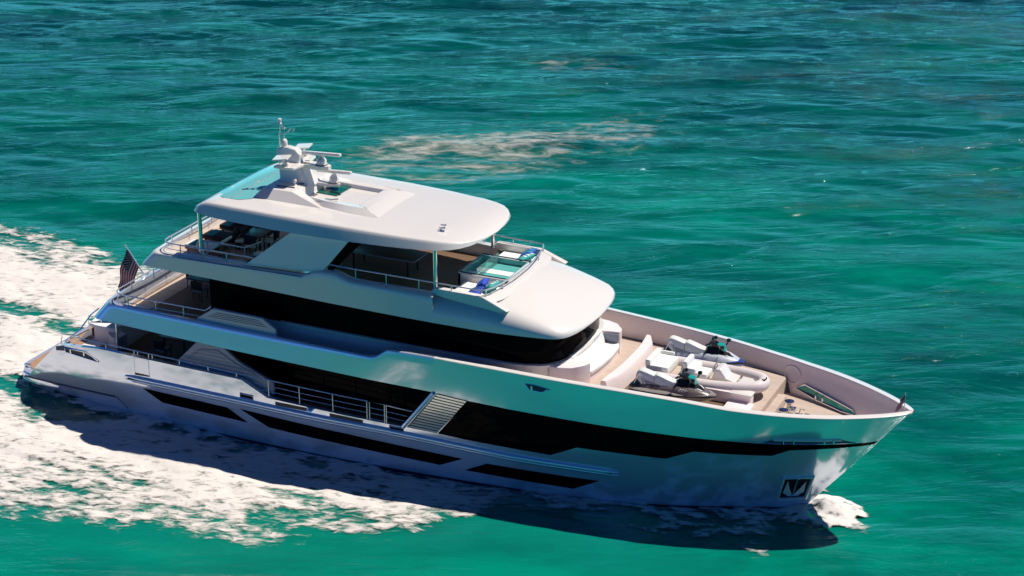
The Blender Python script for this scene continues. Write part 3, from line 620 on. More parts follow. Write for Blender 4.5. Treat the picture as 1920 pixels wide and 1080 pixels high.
# ---------------------------------------------------------------- main deck house, cockpit
mb = MB(); mb.box((15.8, 0, 3.05), (12.4, 6.0, 2.25)); mb.build('main_saloon', M['glass2'], Yt)
for s in (1, -1):                               # aft fashion plates with louvres, port then starboard
    mb = MB(); mb.prism([(8.45, 2.9), (9.52, 3.98), (10.85, 3.95), (11.55, 3.45), (13.1, 2.85), (13.1, 2.3), (8.45, 2.3)], lambda x, z: (x, s * 3.80, z), lambda x, z: (x, s * 3.66, z))
    fp = mb.build('fashion_plate', M['slate'], Yt, bevel=.02)
mb = MB()
for k in range(5): z = 3.02 + k * .16; mb.box((lerp(10.55, 10.35, k / 5), -3.803, z), (lerp(3.4, 1.4, k / 5), .012, .028))
mb.tube([(9.0, -3.82, 3.15), (9.75, -3.82, 3.72), (10.55, -3.82, 3.80), (11.2, -3.82, 3.45), (12.4, -3.82, 3.0)], .012, 6)
mb.build('louvre', M['grey'], fp)
def seat_curve(mb, xc, r0, r1, z0, z1, a0, a1, yc=0, n=24):
    rows = []
    for a in np.linspace(a0, a1, n):
        c, s_ = math.cos(a), math.sin(a); rows.append([(xc + r * c * .55, yc + r * s_, z) for r, z in ((r0, z0), (r0, z1), (r1, z1), (r1, z0))])
    mb.grid(rows, cv=True)
mb = MB(); seat_curve(mb, 4.7, 1.9, 2.6, 1.9, 2.78, math.pi * .5, math.pi * 1.5); cs = mb.build('cockpit_sofa', M['white'], Yt)
mb = MB(); mb.prism([(2.95, -2.15), (3.4, -2.25), (4.35, -2.25), (4.35, .6), (3.0, .6), (2.75, -.6)], lambda x, y: (x, y, 3.06), lambda x, y: (x, y, 2.93)); mb.build('backrest_top', M['cush'], cs)
mb = MB(); mb.prism([(3.1, -2.05), (4.3, -2.1), (4.3, .5), (3.05, .5)], lambda x, y: (x, y, 2.93), lambda x, y: (x, y, 1.92)); mb.build('sofa_base', M['white'], cs)
for s in (-1, 1):
    mb = MB(); mb.tube([(5.08, s * 3.1, 1.9), (5.08, s * 3.1, 4.3)], .05, 10); mb.build('cockpit_post', M['steelw'], Yt)

# ---------------------------------------------------------------- upper deck house
UX = list(np.linspace(9.8, 22, 12)) + [23.0, 23.7, 24.2, 24.55, 24.8, 24.95, 25.05, 25.08]
def uw(x): return float(np.interp(x, [9.8, 21, 23, 23.7, 24.2, 24.55, 24.8, 24.95, 25.05, 25.08], [2.98, 2.98, 2.92, 2.80, 2.62, 2.38, 2.0, 1.5, .8, 0.0]))
def ubox(mb, z0, z1, grow, x0=9.8, rake=0.0):
    o = [(x, -(uw(x) + grow)) for x in UX if x >= x0]; o = o + [(x, -y) for x, y in o[::-1][1:]]
    mb.prism(o, lambda x, y: (x + (grow if x > 22 else 0), y, z0), lambda x, y: (x + (grow + rake * smooth01((x - 21) / 3) if x > 22 else 0), y, z1))
mb = MB(); ubox(mb, 4.28, 5.22, .10); mb.build('saloon_base_wall', M['gel'], Yt)
mb = MB(); ubox(mb, 5.21, 6.75, .02); mb.build('upper_saloon_glass', M['glass2'], Yt)
mb = MB(); ubox(mb, 5.20, 5.27, .16, 13.0); mb.build('window_sill', M['gel'], Yt)
for s in (1, -1):                               # louvred plate on the side deck
    mb = MB(); mb.prism([(9.62, 5.05), (10.45, 5.62), (12.75, 5.60), (13.35, 5.22), (13.35, 4.9), (9.62, 4.9)], lambda x, z: (x, s * 3.84, z), lambda x, z: (x, s * 3.70, z))
    up = mb.build('louvred_wing', M['matt'], Yt, bevel=.02)
mb = MB()
for k in range(4):
    z = 5.25 + k * .075; mb.prism([(lerp(10.2, 10.62, k / 3), z), (lerp(12.95, 12.6, k / 3), z), (lerp(12.95, 12.6, k / 3), z + .018), (lerp(10.2, 10.62, k / 3), z + .018)], lambda x, zz: (x, -3.849, zz), lambda x, zz: (x, -3.83, zz))
mb.build('louvre', M['blacklou'], up)

# ---------------------------------------------------------------- sundeck level: bulwark, brow
def swf(x): return 3.30 - .03 * smooth01((x - 18) / 4)
ZSB = [(6.5, 6.72), (10.3, 6.65), (15.6, 6.53), (18.9, 6.49), (22, 6.48)]
ZST = [(6.5, 7.36), (8.1, 7.36), (14.3, 7.49), (14.65, 7.66), (15.1, 7.78), (15.75, 7.79), (16.4, 7.58), (18.6, 7.55), (20.0, 7.53), (22, 7.45)]
mb = MB()
bulwark(mb, 20.0, 6.55, 7.15, lambda x: swf(x), lambda x: swf(x) - .05 - .10 * smooth01((x - 17) / 3), lambda x: pl(ZSB, x), lambda x: pl(ZST, x), .5, .42, 7.0, lip=.6, roundr=.09)
sb = mb.build('sundeck_bulwark', M['gel'], Yt, sharp=42)
mb = MB()
for x0, x1, z0, z1 in ((8.5, 14.3, 7.36, 7.47), (11.7, 14.65, 7.47, 7.58)):
    mb.tube([(x0, -(swf(x0) + (-.035 if z0 < 7.45 else -.06)), z0 - (.05 if z0 < 7.45 else .0)), (x1, -(swf(x1) + (-.035 if z0 < 7.45 else -.06)), z1 - (.05 if z0 < 7.45 else .0))], .014, 5)
mb.build('styling_groove', M['navy'], sb)
# brow: cambered front roof of the bridge
BX = [19.9, 20.6, 21.3, 22.0, 22.22,22.4, 22.9, 23.4, 23.9, 24.3, 24.65, 24.95, 25.18, 25.34, 25.46, 25.54, 25.60, 25.625]
def bw(x): return float(np.interp(x, [19.9, 22, 23, 24, 24.6, 24.95, 25.18, 25.34, 25.46, 25.54, 25.60, 25.625], [3.28, 3.25, 3.17, 3.03, 2.92, 2.80, 2.60, 2.32, 1.92, 1.45, .80, .0]))
def bh(x): return float(np.interp(x, [19.9, 21.3, 22.2, 23.3, 24.3, 24.95, 25.3, 25.5, 25.6, 25.625], [1.03, .99, .96, .78, .56, .38, .24, .13, .04, .0]))
def bc(x): return .24 * smooth01((x - 19.9) / 2.2) * (1 - smooth01((x - 22.3) / 3.0))
mb = MB(); rows = []; U = [-1, -.995, -.985, -.97, -.955, -.94, -.92, -.90, -.87, -.84, -.76, -.66, -.54, -.42, -.28, -.14]; U = U + [0] + [-u for u in U[::-1]]
for x in BX:
    w, h = max(bw(x), .01), bh(x); rows.append([(x, u * w, 6.48 + h * max(0, 1 - abs(u)**9)**.45 + bc(x) * (1 - u * u)) for u in U])
mb.grid(rows[4:])
for sl_ in (slice(0, 10), slice(23, 33)): mb.grid([r[sl_] for r in rows[:5]])
mb.grid([[(x, -max(bw(x), .01), 6.48), (x, max(bw(x), .01), 6.48)] for x in BX])
mb.build('bridge_brow', M['gel'], Yt, sharp=60)
# coaming around the forward sundeck
mb = MB()
CO = [(19.75, 7.50), (19.98, 7.76), (21.95, 7.73), (23.05, 7.30), (22.6, 7.22)]
for s in (-1, 1):
    mb.prism(CO, lambda x, z: (x, s * (2.93 + (z - 7.5) * -.10), z), lambda x, z: (x, s * (2.66 - max(0, x - 21.95) * .0), z))
FRONT = [(21.93, 2.78), (22.12, 2.3), (22.25, 1.5), (22.32, .6), (22.33, 0)]; FR = FRONT + [(x, -y) for x, y in FRONT[::-1][1:]]
mb.grid([[(x - .12, y, 7.0), (x - .12, y, 7.68), (x, y, 7.70), (x + .45, y, 7.52)] for x, y in FR])
mb.build('sundeck_coaming', M['gel'], Yt, bevel=.025)
# side plates holding the roof
for s in (-1, 1):
    mb = MB(); mb.prism([(11.62, 7.45), (15.10, 7.70), (15.32, 7.92), (16.40, 9.25), (13.90, 9.25)], lambda x, z: (x, s * (3.19 - (z - 7.5) * .17), z), lambda x, z: (x, s * (3.04 - (z - 7.5) * .17), z))
    mb.build('roof_side_plate', M['gel'], Yt, bevel=.02)
    mb = MB(); mb.prism([(15.15, 7.62), (15.55, 7.80), (16.95, 9.22), (16.30, 9.22)], lambda x, z: (x, s * 2.90, z), lambda x, z: (x, s * 2.84, z))   # black wind screen behind the plate
    mb.build('side_screen', M['glass'], Yt)
# roof posts
for x, y, z0 in ((19.85, 2.62, 7.55), (9.25, 2.62, 7.2)):
    for s in (-1, 1):
        mb = MB(); mb.tube([(x, s * y, z0), (x + (.0), s * y, 9.3)], .085, 12).lathe((x, s * y, z0), [(.14, 0), (.14, .03), (.09, .05)], 12); mb.build('roof_post', M['steel'], Yt)
# hard top
RX = [9.02, 9.06, 9.14, 9.28, 9.5, 9.8, 10.3, 11, 12, 13, 14, 15, 16, 17, 18, 18.8, 19.5, 20.05, 20.45, 20.75, 20.97, 21.12, 21.21, 21.26]
def rw(x): return float(np.interp(x, [9.02, 9.06, 9.14, 9.28, 9.5, 9.8, 10.3, 13, 16, 18, 19.5, 20.05, 20.45, 20.75, 20.97, 21.12, 21.21, 21.26], [2.3, 2.62, 2.82, 2.95, 3.04, 3.10, 3.14, 3.18, 3.16, 3.04, 2.86, 2.74, 2.56, 2.28, 1.90, 1.40, .85, 0]))
def rh(x): return float(np.interp(x, [9.02, 9.14, 9.5, 9.85, 10.3, 11.5, 14, 16, 18, 19.5, 20.4, 20.9, 21.15, 21.26], [.0, .15, .38, .53, .56, .58, .58, .52, .44, .36, .26, .16, .08, 0]))
def rb(x): return float(np.interp(x, [9, 11, 14, 19, 21.3], [9.30, 9.20, 9.15, 9.20, 9.30]))
WELL = (13.25, 15.65, 1.12)                     # recessed well, x range and half width
RU = [-1, -.988, -.97, -.955, -.94, -.925, -.905, -.88, -.84, -.78, -.65, -.5, -.3, 0]; RU = RU + [-u for u in RU[::-1][1:]]
def rprof(u): return float(np.interp(abs(u), [0, .5, .78, .84, .88, .905, .925, .94, .955, .97, .988, 1], [1, 1, .995, .99, .98, .965, .935, .86, .66, .44, .18, 0]))
mb = MB(); rows = []
for x in RX:
    w, h = max(rw(x), .01), rh(x); rows.append([(x, u * w, rb(x) + h * rprof(u) + .06 * (1 - u * u) * min(1, h * 4)) for u in RU])
mb.grid(rows); mb.grid([[(x, -max(rw(x), .01) + .05, rb(x) - .015), (x, max(rw(x), .01) - .05, rb(x) - .015)] for x in RX])
mb.grid([[(x, s, z) for s, z in ((-max(rw(x), .01), rb(x)), (-max(rw(x), .01) + .05, rb(x) - .015))] for x in RX]); mb.grid([[(x, s, z) for s, z in ((max(rw(x), .01), rb(x)), (max(rw(x), .01) - .05, rb(x) - .015))] for x in RX])
roof = mb.build('hardtop_roof', M['gel'], Yt, sharp=55)
def rtop(x, y): u = min(abs(y) / max(rw(x), .01), 1); return rb(x) + rh(x) * rprof(u) + .06 * (1 - u * u) * min(1, rh(x) * 4)
mb = MB(); GL = [(9.45, 0), (9.5, 1.1), (9.72, 2.0), (10.2, 2.30), (10.9, 2.25), (11.35, 1.9), (11.55, 1.2)]
GL = GL + [(11.55, -1.2), (11.35, -1.9), (10.9, -2.25), (10.2, -2.30), (9.72, -2.0), (9.5, -1.1)]
cxg = 10.5
rows = [[(cxg + (x - cxg) * k, y * k, rtop(cxg + (x - cxg) * k, y * k) + .012) for x, y in GL] for k in (.05, .3, .55, .8, 1)]
mb.grid(rows, cv=True); sk = mb.build('roof_skylight', M['tinted'], roof)
mb = MB(); mb.tube([(10.55, y, rtop(10.55, y) + .016) for y in np.linspace(-2.2, 2.2, 9)], .018, 5); mb.build('roof_beam', M['grey'], roof)
# raised mouldings round the mast and the well
mb = MB()
def wedge(o_bot, o_top, z0, z1):
    n = len(o_bot); a = [(x, y, (z0(x, y) if callable(z0) else z0)) for x, y in o_bot]; b = [(x, y, zz) for (x, y), zz in zip(o_top, z1)]
    mb.add(a + b, [tuple(range(n, 2 * n))] + [(i, (i + 1) % n, n + (i + 1) % n, n + i) for i in range(n)])
zr = lambda x, y: rtop(x, y) - .05
wedge([(11.25, -1.80), (14.65, -1.72), (13.2, -.9), (13.2, .9), (14.65, 1.72), (11.25, 1.80)], [(11.55, -1.42), (12.85, -1.36), (13.05, -.95), (13.05, .95), (12.85, 1.36), (11.55, 1.42)], zr, [10.16] * 6)
for s in (-1, 1):
    wedge([(14.30, s * 1.55), (15.5, s * 1.74), (17.0, s * 1.74), (16.1, s * 1.0), (13.3, s * 1.0), (13.2, s * 1.1)], [(14.32, s * 1.30), (15.45, s * 1.38), (16.2, s * 1.28), (15.95, s * 1.06), (13.4, s * 1.06), (13.4, s * 1.12)], zr, [9.98, 9.96, 9.90, 9.90, 9.96, 9.98])
wedge([(15.6, -1.1), (17.1, -1.72), (17.1, 1.72), (15.6, 1.1)], [(15.7, -1.0), (16.2, -1.28), (16.2, 1.28), (15.7, 1.0)], zr, [9.90] * 4)
mb.build('roof_moulding', M['gel'], roof, bevel=.02)
mb = MB(); mb.box((13.75, .45, rtop(13.75, 0) + .02), (.95, 1.25, .03)); mb.build('roof_hatch', M['hatch'], roof)
mb = MB(); mb.tube([(14.55, -.62, 9.86), (14.25, -.85, 9.86)], .03, 6).box((14.2, -.9, 9.86), (.18, .1, .1)); mb.build('hatch_hinge', M['grey'], roof)
mb = MB()                                       # small horn / light at the front of the roof
mb.lathe((19.62, -1.62, rtop(19.62, 1.62)), [(.06, 0), (.04, .05), (.03, .10), (.03, .14)], 10).tube([(19.55, -1.66, rtop(19.6, 1.6) + .12), (19.80, -1.58, rtop(19.6, 1.6) + .14)], [.03, .07], 8).tube([(19.55, -1.5, rtop(19.6, 1.6) + .2), (19.78, -1.45, rtop(19.6, 1.6) + .2)], [.03, .06], 8)
mb.build('air_horn', M['gel'], roof)

# ---------------------------------------------------------------- radar mast
prof = [(11.75, 10.05), (13.15, 10.05), (12.75, 10.75), (12.55, 11.05), (12.60, 11.30), (12.35, 11.50), (11.95, 11.56), (11.50, 11.46), (11.62, 10.85)]
def mw(z): return lerp(.42, .17, min(1, max(0, (z - 10.05) / 1.45)))
mb = MB(); mb.prism(prof, lambda x, z: (x, -mw(z), z), lambda x, z: (x, mw(z), z)); mast = mb.build('radar_mast', M['gel'], Yt, bevel=.04)
def wing(s):
    mb = MB(); mb.prism([(11.95, s * .15), (12.85, s * .12), (12.7, s * .9), (12.15, s * 1.0), (11.80, s * .95)], lambda x, y: (x, y, 10.98), lambda x, y: (x, y, 10.88)); mb.build('spreader_wing', M['gel'], mast, bevel=.02)
    mb = MB(); mb.box((12.15, s * .85, 11.33), (.62, .62, .05), rz=.25, tilt=R_(-6)).tube([(12.2, s * .82, 10.98), (12.2, s * .82, 11.32)], .05, 8).box((12.28, s * .75, 11.05), (.22, .16, .14), bev=.03); mb.build('flat_antenna', M['gel'], mast)
for s in (-1, 1): wing(s)
mb = MB(); mb.prism([(12.5, -.24), (13.5, -.28), (13.85, -.12), (13.85, .12), (13.5, .28), (12.5, .24)], lambda x, y: (x, y, 10.98), lambda x, y: (x, y, 10.80)); mb.build('radar_platform', M['gel'], mast, bevel=.02)
def radar(c, L, rz):
    mb = MB(); mb.lathe(c, [(.23, 0), (.23, .05), (.21, .06), (.20, .20), (.12, .30), (.08, .34), (.08, .40)], 14); b = mb.build('radar_base', M['gel'], mast)
    mb = MB(); d = Vector((math.cos(rz), math.sin(rz), .10)); p0 = Vector(c) + Vector((0, 0, .45))
    mb.box(p0, (L, .16, .13), rz=rz, bev=.03, tilt=-.10); mb.build('radar_scanner', M['gel'], b)
    mb = MB(); mb.lathe((c[0], c[1], c[2] - .01), [(.24, 0), (.24, .035)], 14); mb.build('base_gasket', M['black'], b)
radar((13.48, .0, 10.985), 1.95, R_(-8))
radar((13.75, .5, 10.12), 1.75, R_(-8))
mb = MB(); mb.prism([(12.7, .2), (13.6, .2), (14.05, .4), (13.9, .75), (13.0, .7)], lambda x, y: (x, y, 10.12), lambda x, y: (x, y, 9.98)); mb.build('lower_radar_platform', M['gel'], mast, bevel=.02)
mb = MB(); mb.lathe((11.78, 0, 11.50), [(.11, 0), (.13, .05), (.13, .22), (.09, .31), (.02, .35)], 12); mb.build('satellite_dome', M['gel'], mast)
mb = MB(); mb.tube([(11.56, .0, 11.45), (11.56, 0, 12.05), (11.60, 0, 12.05), (11.60, 0, 12.34), (11.75, 0, 12.36)], .022, 6).tube([(11.78, 0, 11.84), (11.78, 0, 12.0)], .02, 6).tube([(11.56, 0, 12.0), (11.80, 0, 12.07), (11.98, 0, 12.16), (12.05, 0, 12.28), (12.16, 0, 12.30)], .022, 6).tube([(11.72, 0, 12.27), (11.80, 0, 12.27), (11.82, 0, 12.31)], .045, 6).tube([(12.22, 0, 12.20), (12.26, 0, 12.34)], .014, 5).tube([(11.6, 0, 12.3), (11.6, 0, 12.46)], .012, 5)
mb.build('instrument_arm', M['steelw'], mast)
mb = MB(); mb.lathe((11.60, 0, 12.44), [(.09, 0), (.08, .05), (.06, .08), (.06, .13), (.075, .14), (.075, .21), (.04, .23)], 12); mb.build('masthead_light', M['gel'], mast)
mb = MB(); mb.lathe((12.55, -.62, 10.16), [(.10, 0), (.06, .05), (.06, .12), (.10, .15), (.09, .24), (.03, .26)], 10); mb.build('search_light', M['gel'], mast)
mb = MB(); mb.tube([(11.95, -1.0, 10.19), (12.75, -.95, 10.19)], .025, 6).tube([(12.6, -.5, 10.19), (13.0, -.3, 10.20)], .03, 6); mb.build('whip_aerial', M['grey'], mast)
# ---------------------------------------------------------------- rails
def rail(name, path, posts, r=.028, mids=(), parent=Yt, m='steelw', zfoot=None, lean=0):
    mb = MB(); mb.tube(path, r, 8)
    for d in mids: mb.tube([(x, y, z - d) for x, y, z in path], r * .6, 6)
    o = mb.build(name, M[m], parent)
    for (x, y, z, zf) in posts:
        b = MB(); b.tube([(x - lean, y, zf), (x, y, z)], r * .85, 6); b.build('stanchion', M[m], o)
    return o
# main deck rail, starboard and port
for s in (-1, 1):
    pz_ = [(3.42, 2.95), (3.62, 3.19), (5.1, 3.16), (8.7, 3.12), (11.5, 3.06), (13.0, 3.03), (15, 2.98), (17.45, 2.92)]
    path = [(x, s * (yh(x, 2.8) - .10), z) for x, z in [(xx, pl(pz_, xx)) for xx in [3.42, 3.5, 3.62] + list(np.linspace(4, 17.45, 40))]]
    pst = [(x, s * (yh(x, 2.8) - .10), pl(pz_, x), pl(TOPA, x) - .02) for x in (5.12, 6.54, 6.72, 7.26, 7.44, 8.77, 10.15, 11.5, 12.98, 14.4, 15.9, 17.4)]
    rl = rail('main_deck_rail', path, pst)
    mb = MB()
    for d in (.26, .50): mb.tube([(x, s * (yh(x, 2.8) - .10), pl(pz_, x) - d) for x in np.linspace(12.0 + d, 17.4, 16)], .017, 6)
    mb.build('guard_wire', M['steelw'], rl)
    def gate(x0, x1, zt, zb, nm):
        mb = MB(); f_ = lambda x, z: (x, s * (yh(x, 2.5) - .08), z)
        mb.tube([f_(x0, zb), f_(x0, zt), f_(x1, zt - .03), f_(x1, zb)], .03, 8)
        for q in (.27, .52, .78): mb.tube([f_(x0, lerp(zt, zb, q)), f_(x1, lerp(zt, zb, q) - .02)], .017, 6)
        mb.build(nm, M['steelw'], Yt)
    gate(17.52, 18.16, 2.91, 1.98, 'boarding_gate')
    mb = MB(); f_ = lambda x, z: (x, s * (yh(x, 2.5) - .08), z)
    mb.tube([f_(18.24, 2.1), f_(18.24, 2.88), f_(19.35, 2.80)], .03, 8)
    for q in (.25, .48): mb.tube([f_(18.24, 2.86 - q), f_(19.3 - q * .6, 2.80 - q)], .017, 6)
    mb.build('end_rail', M['steelw'], Yt)
# stern quarter rails
for s in (-1, 1):
    mb = MB(); mb.tube([(2.6, s * 3.45, 2.6), (3.25, s * 3.2, 3.2), (3.75, s * 3.0, 3.9), (4.1, s * 2.9, 4.2)], .03, 8).tube([(2.65, s * 3.40, 2.65), (2.7, s * 1.9, 2.6), (2.75, s * 1.9, 3.25), (3.4, s * 1.9, 3.25), (3.4, s * 1.9, 2.3)], .025, 8).tube([(2.4, s * 3.5, 2.5), (2.6, s * 3.55, 3.0), (3.3, s * 3.6, 3.05), (3.6, s * 3.75, 3.15)], .028, 8)
    mb.build('stern_rail', M['steel'], Yt)
# upper deck aft rail
def arc_path(xf, xa, y, R, z, step=6):
    p = [(x, -y, z) for x in np.linspace(xf, xa + R, step)]
    p += [(xa + R - R * math.sin(a), -(y - R) - R * math.cos(a), z) for a in np.linspace(0, math.pi / 2, 7)[1:]]
    return p + [(x, -yy, zz) for x, yy, zz in p[::-1]]
pth = arc_path(10.05, 5.5, 3.80, .55, 5.46)
rail('upper_deck_rail', pth, [(x, s * 3.80, 5.46, 5.0) for x in (6.3, 7.66, 9.0) for s in (-1, 1)] + [(5.5, y, 5.46, 5.05) for y in (-2.4, -.8, .8, 2.4)], mids=(.30,))
mb = MB(); mb.tube([(10.05, -3.80, 5.46), (10.35, -3.8, 5.70)], .02, 6); mb.build('rail_return', M['steelw'], Yt)
# sundeck aft rail
pth = arc_path(11.95, 7.55, 3.02, .5, 7.76)
rail('sundeck_aft_rail', pth, [(x, s * 3.02, 7.76, 7.36) for x in (8.5, 9.6, 10.7) for s in (-1, 1)] + [(7.55, y, 7.76, 7.36) for y in (-2.2, -.75, .75, 2.2)], r=.03, mids=(.24,))
mb = MB(); mb.tube([(9.45, -2.5, 7.1), (9.45, -2.5, 7.9), (11.25, -2.5, 7.9), (11.25, -2.5, 7.1)], .035, 8).tube([(9.45, -2.5, 7.5), (11.25, -2.5, 7.5)], .02, 6).tube([(9.3 + .3 * math.cos(a), -2.55, 7.65 + .3 * math.sin(a)) for a in np.linspace(.6, 5.7, 14)], .025, 6).tube([(11.25, -2.5, 7.9), (11.5, -1.6, 7.9)], .025, 6).tube([(11.5, -1.6, 7.9), (11.5, -1.6, 7.1)], .025, 6); mb.build('stairwell_rail', M['steelw'], Yt)
# sundeck side and front rail
mb = MB()
sidep = [(15.12, -2.98, 8.02), (16.6, -2.98, 8.01), (17.9, -2.96, 8.0), (19.3, -2.93, 7.99), (20.6, -2.86, 7.96), (21.75, -2.84, 7.95), (22.0, -2.76, 7.95), (22.17, -2.4, 7.95), (22.33, -1.5, 7.95), (22.41, -.7, 7.95), (22.42, 0, 7.95)]
fr = rail('sundeck_front_rail', sidep + [(x, -y, z) for x, y, z in sidep[::-1][1:]], [(x, s * y, 8.0, 7.45) for x, y in ((16.57, 2.98), (17.9, 2.96), (19.3, 2.93)) for s in (-1, 1)] + [(x, s * y, 7.95, 7.6) for x, y in ((20.65, 2.85), (22.05, 2.72), (22.28, 1.7)) for s in (-1, 1)])
for s in (-1, 1):
    mb = MB(); mb.tube([(16.0, s * 2.98, 7.62), (17.9, s * 2.96, 7.60), (19.7, s * 2.92, 7.60)], .017, 6); mb.build('guard_wire', M['steelw'], fr)

# ---------------------------------------------------------------- jacuzzi and sunpads
mb = MB()
jx0, jx1, jy0, jy1, jz = 20.0, 22.12, -.95, 1.30, 7.74
for c, d in (((jx0 + .06, (jy0 + jy1) / 2, 7.4), (.12, jy1 - jy0, .68)), (((jx0 + jx1) / 2, jy0 + .06, 7.38), (jx1 - jx0, .12, .66)), (((jx0 + jx1) / 2, jy1 - .06, 7.38), (jx1 - jx0, .12, .66)), ((jx1 - .04, (jy0 + jy1) / 2, 7.38), (.08, jy1 - jy0, .66)), ((jx0 + .35, jy0 + .45, 7.3), (.5, .7, .5))):
    mb.box(c, d, bev=.015)
jac = mb.build('jacuzzi', M['gel'], Yt)
mb = MB(); mb.grid([[(x, y, 7.50) for x in np.linspace(jx0 + .12, jx1 - .08, 9)] for y in np.linspace(jy0 + .12, jy1 - .12, 9)]); mb.build('pool_water', M['poolwater'], jac)
mb = MB(); mb.grid([[(x, y, z) for z in (7.3, 7.735)] for x, y in ((jx0 + .125, jy0 + .125), (jx1 - .085, jy0 + .125), (jx1 - .085, jy1 - .125), (jx0 + .125, jy1 - .125), (jx0 + .125, jy0 + .125))]); mb.build('pool_lining', M['aqua'], jac)
mb = MB(); mb.box(((jx0 + jx1) / 2 + .2, .2, 7.47), (1.3, .45, .10), bev=.02); mb.build('pool_step', M['cush'], jac)
mb = MB(); mb.box((jx0 + .75, .18, 7.72), (.03, jy1 - jy0 - .2, .46)); mb.build('glass_pane', M['poolglass'], jac)
mb = MB(); mb.grid([[(x, y, z) for z in (7.75, 7.765)] for x, y in ((jx1, jy0), (jx0, jy0), (jx0, jy1), (jx1, jy1))]); mb.tube([(jx1 - .1, jy0 + .06, 7.755), (jx0 + .06, jy0 + .06, 7.755), (jx0 + .06, jy1 - .06, 7.755), (jx1 - .1, jy1 - .06, 7.755)], .02, 6); mb.build('pool_edge', M['navy'], jac)
for s in (-1, 1):
    mb = MB(); y0 = -1.05 if s < 0 else 1.42; y1 = s * 2.62
    mb.box((21.2, (y0 + y1) / 2, 7.22), (1.75, abs(y1 - y0), .34), bev=.04); b = mb.build('sunpad', M['white'], Yt)
    mb = MB(); mb.box((21.15, (y0 + y1) / 2, 7.42), (1.6, abs(y1 - y0) - .1, .10), bev=.04); mb.build('cushion', M['cush'], b)
def pillow(loc, size, rz, tilt, m, stripe, label):
    root = empty('pillow', loc, label, 'pillow', rz, 'pillows on the forward sunpads')
    def shell(f, ms):
        rows = []
        for a in np.linspace(-1, 1, 11):
            rows.append([])
            for b in np.linspace(-1, 1, 11):
                e = (1 - a**4) * (1 - b**4); rows[-1].append((a * size[0] / 2, b * size[1] / 2, f * size[2] / 2 * e**.5))
        mt_ = Matrix.Rotation(tilt, 3, 'Y'); ms.grid([[tuple(mt_ @ Vector(p)) for p in r] for r in rows])
    mb = MB(); shell(1, mb); shell(-1, mb); c = mb.build('cover', M[m], root)
    if stripe:
        mt_ = Matrix.Rotation(tilt, 3, 'Y')
        for k in (-.35, .1, .55):
            st_ = MB(); st_.grid([[tuple(mt_ @ Vector((a * size[0] / 2, (k + w) * size[1] / 2, size[2] / 2 * math.sqrt(max(0, (1 - a**4) * (1 - (k + w)**4))) + .006))) for w in (0, .12, .22)] for a in np.linspace(-.96, .96, 9)]); st_.build('stripe', M[stripe], c)
pillow((21.55, 2.25, 7.60), (.60, .95, .30), .1, R_(-28), 'bluefab', 'tealfab', 'blue pillow with teal stripes, rearmost on the far sunpad')
pillow((21.62, 1.72, 7.60), (.60, .95, .28), -.25, R_(-30), 'tealfab', 'cush', 'teal pillow with white stripes on the far sunpad beside the pool')
pillow((21.30, -1.50, 7.62), (.50, .70, .28), .2, R_(-40), 'bluefab', None, 'plain blue pillow propped up on the near sunpad')
pillow((21.75, -1.60, 7.62), (.50, .75, .28), -.1, R_(-40), 'tealfab', 'cush', 'teal and white striped pillow on the near sunpad')
pillow((21.35, -2.25, 7.58), (.55, .85, .26), .15, R_(-20), 'bluefab', 'navy', 'blue pillow with dark stripes lying at the near sunpad edge')

# ---------------------------------------------------------------- foredeck seating, mouldings
mb = MB()
pod = [(24.6, -2.60), (25.05, -2.55), (25.45, -2.38), (25.80, -1.95), (25.92, -1.62), (25.10, -1.58), (25.1, 1.5), (25.84, 1.62), (25.80, 1.95), (25.45, 2.38), (25.05, 2.55), (24.6, 2.60), (24.3, 0)]
mb.prism(pod, lambda x, y: (x, y, 5.24), lambda x, y: (x, y, 4.29)); podo = mb.build('foredeck_sofa', M['white'], Yt, bevel=.03)
mb = MB(); mb.prism([(25.08, -1.55), (25.86, -1.40), (25.98, -.6), (26.02, .3), (25.95, 1.3), (25.84, 1.58), (25.08, 1.48)], lambda x, y: (x, y, 4.78), lambda x, y: (x, y, 4.60)); mb.build('seat_cushion', M['cush'], podo, bevel=.05)
mb = MB(); mb.prism([(25.08, -1.55), (25.80, -1.40), (25.92, -.6), (25.96, .3), (25.9, 1.3), (25.80, 1.58), (25.08, 1.48)], lambda x, y: (x, y, 4.60), lambda x, y: (x, y, 4.29)); mb.build('seat_base', M['white'], podo)
mb = MB(); mb.prism([(25.08, 4.76), (25.34, 4.76), (25.14, 5.30), (24.90, 5.30)], lambda x, z: (x, -1.54, z), lambda x, z: (x, 1.46, z)); mb.build('backrest', M['cush'], podo, bevel=.05)
mb = MB(); mb.box((25.50, 1.53, 4.98), (.62, .10, .36), bev=.04); mb.build('arm_cushion', M['grey'], podo)
# curved bench across the foredeck
def bench_line(n=24): return [(pch([-2.45, -1.4, -.3, .8, 1.6, 2.45], [26.78, 26.97, 27.03, 27.03, 26.98, 26.75], y), y) for y in np.linspace(-2.45, 2.40, n)]
mb = MB(); rows = []
for i, (x, y) in enumerate(bench_line()):
    e = min(1, min(i, 23 - i) / 3); w = .22 * (.55 + .45 * e)
    rows.append([(x - w, y, 4.29), (x - w, y, 4.90), (x - w + .05, y, 4.98), (x + w - .05, y, 4.98), (x + w, y, 4.90), (x + w + .05, y, 4.29)])
mb.grid(rows); n = len(mb.v); mb.f.append(tuple(range(6))); mb.f.append(tuple(range(n - 6, n))); mb.build('curved_bench', M['white'], Yt)
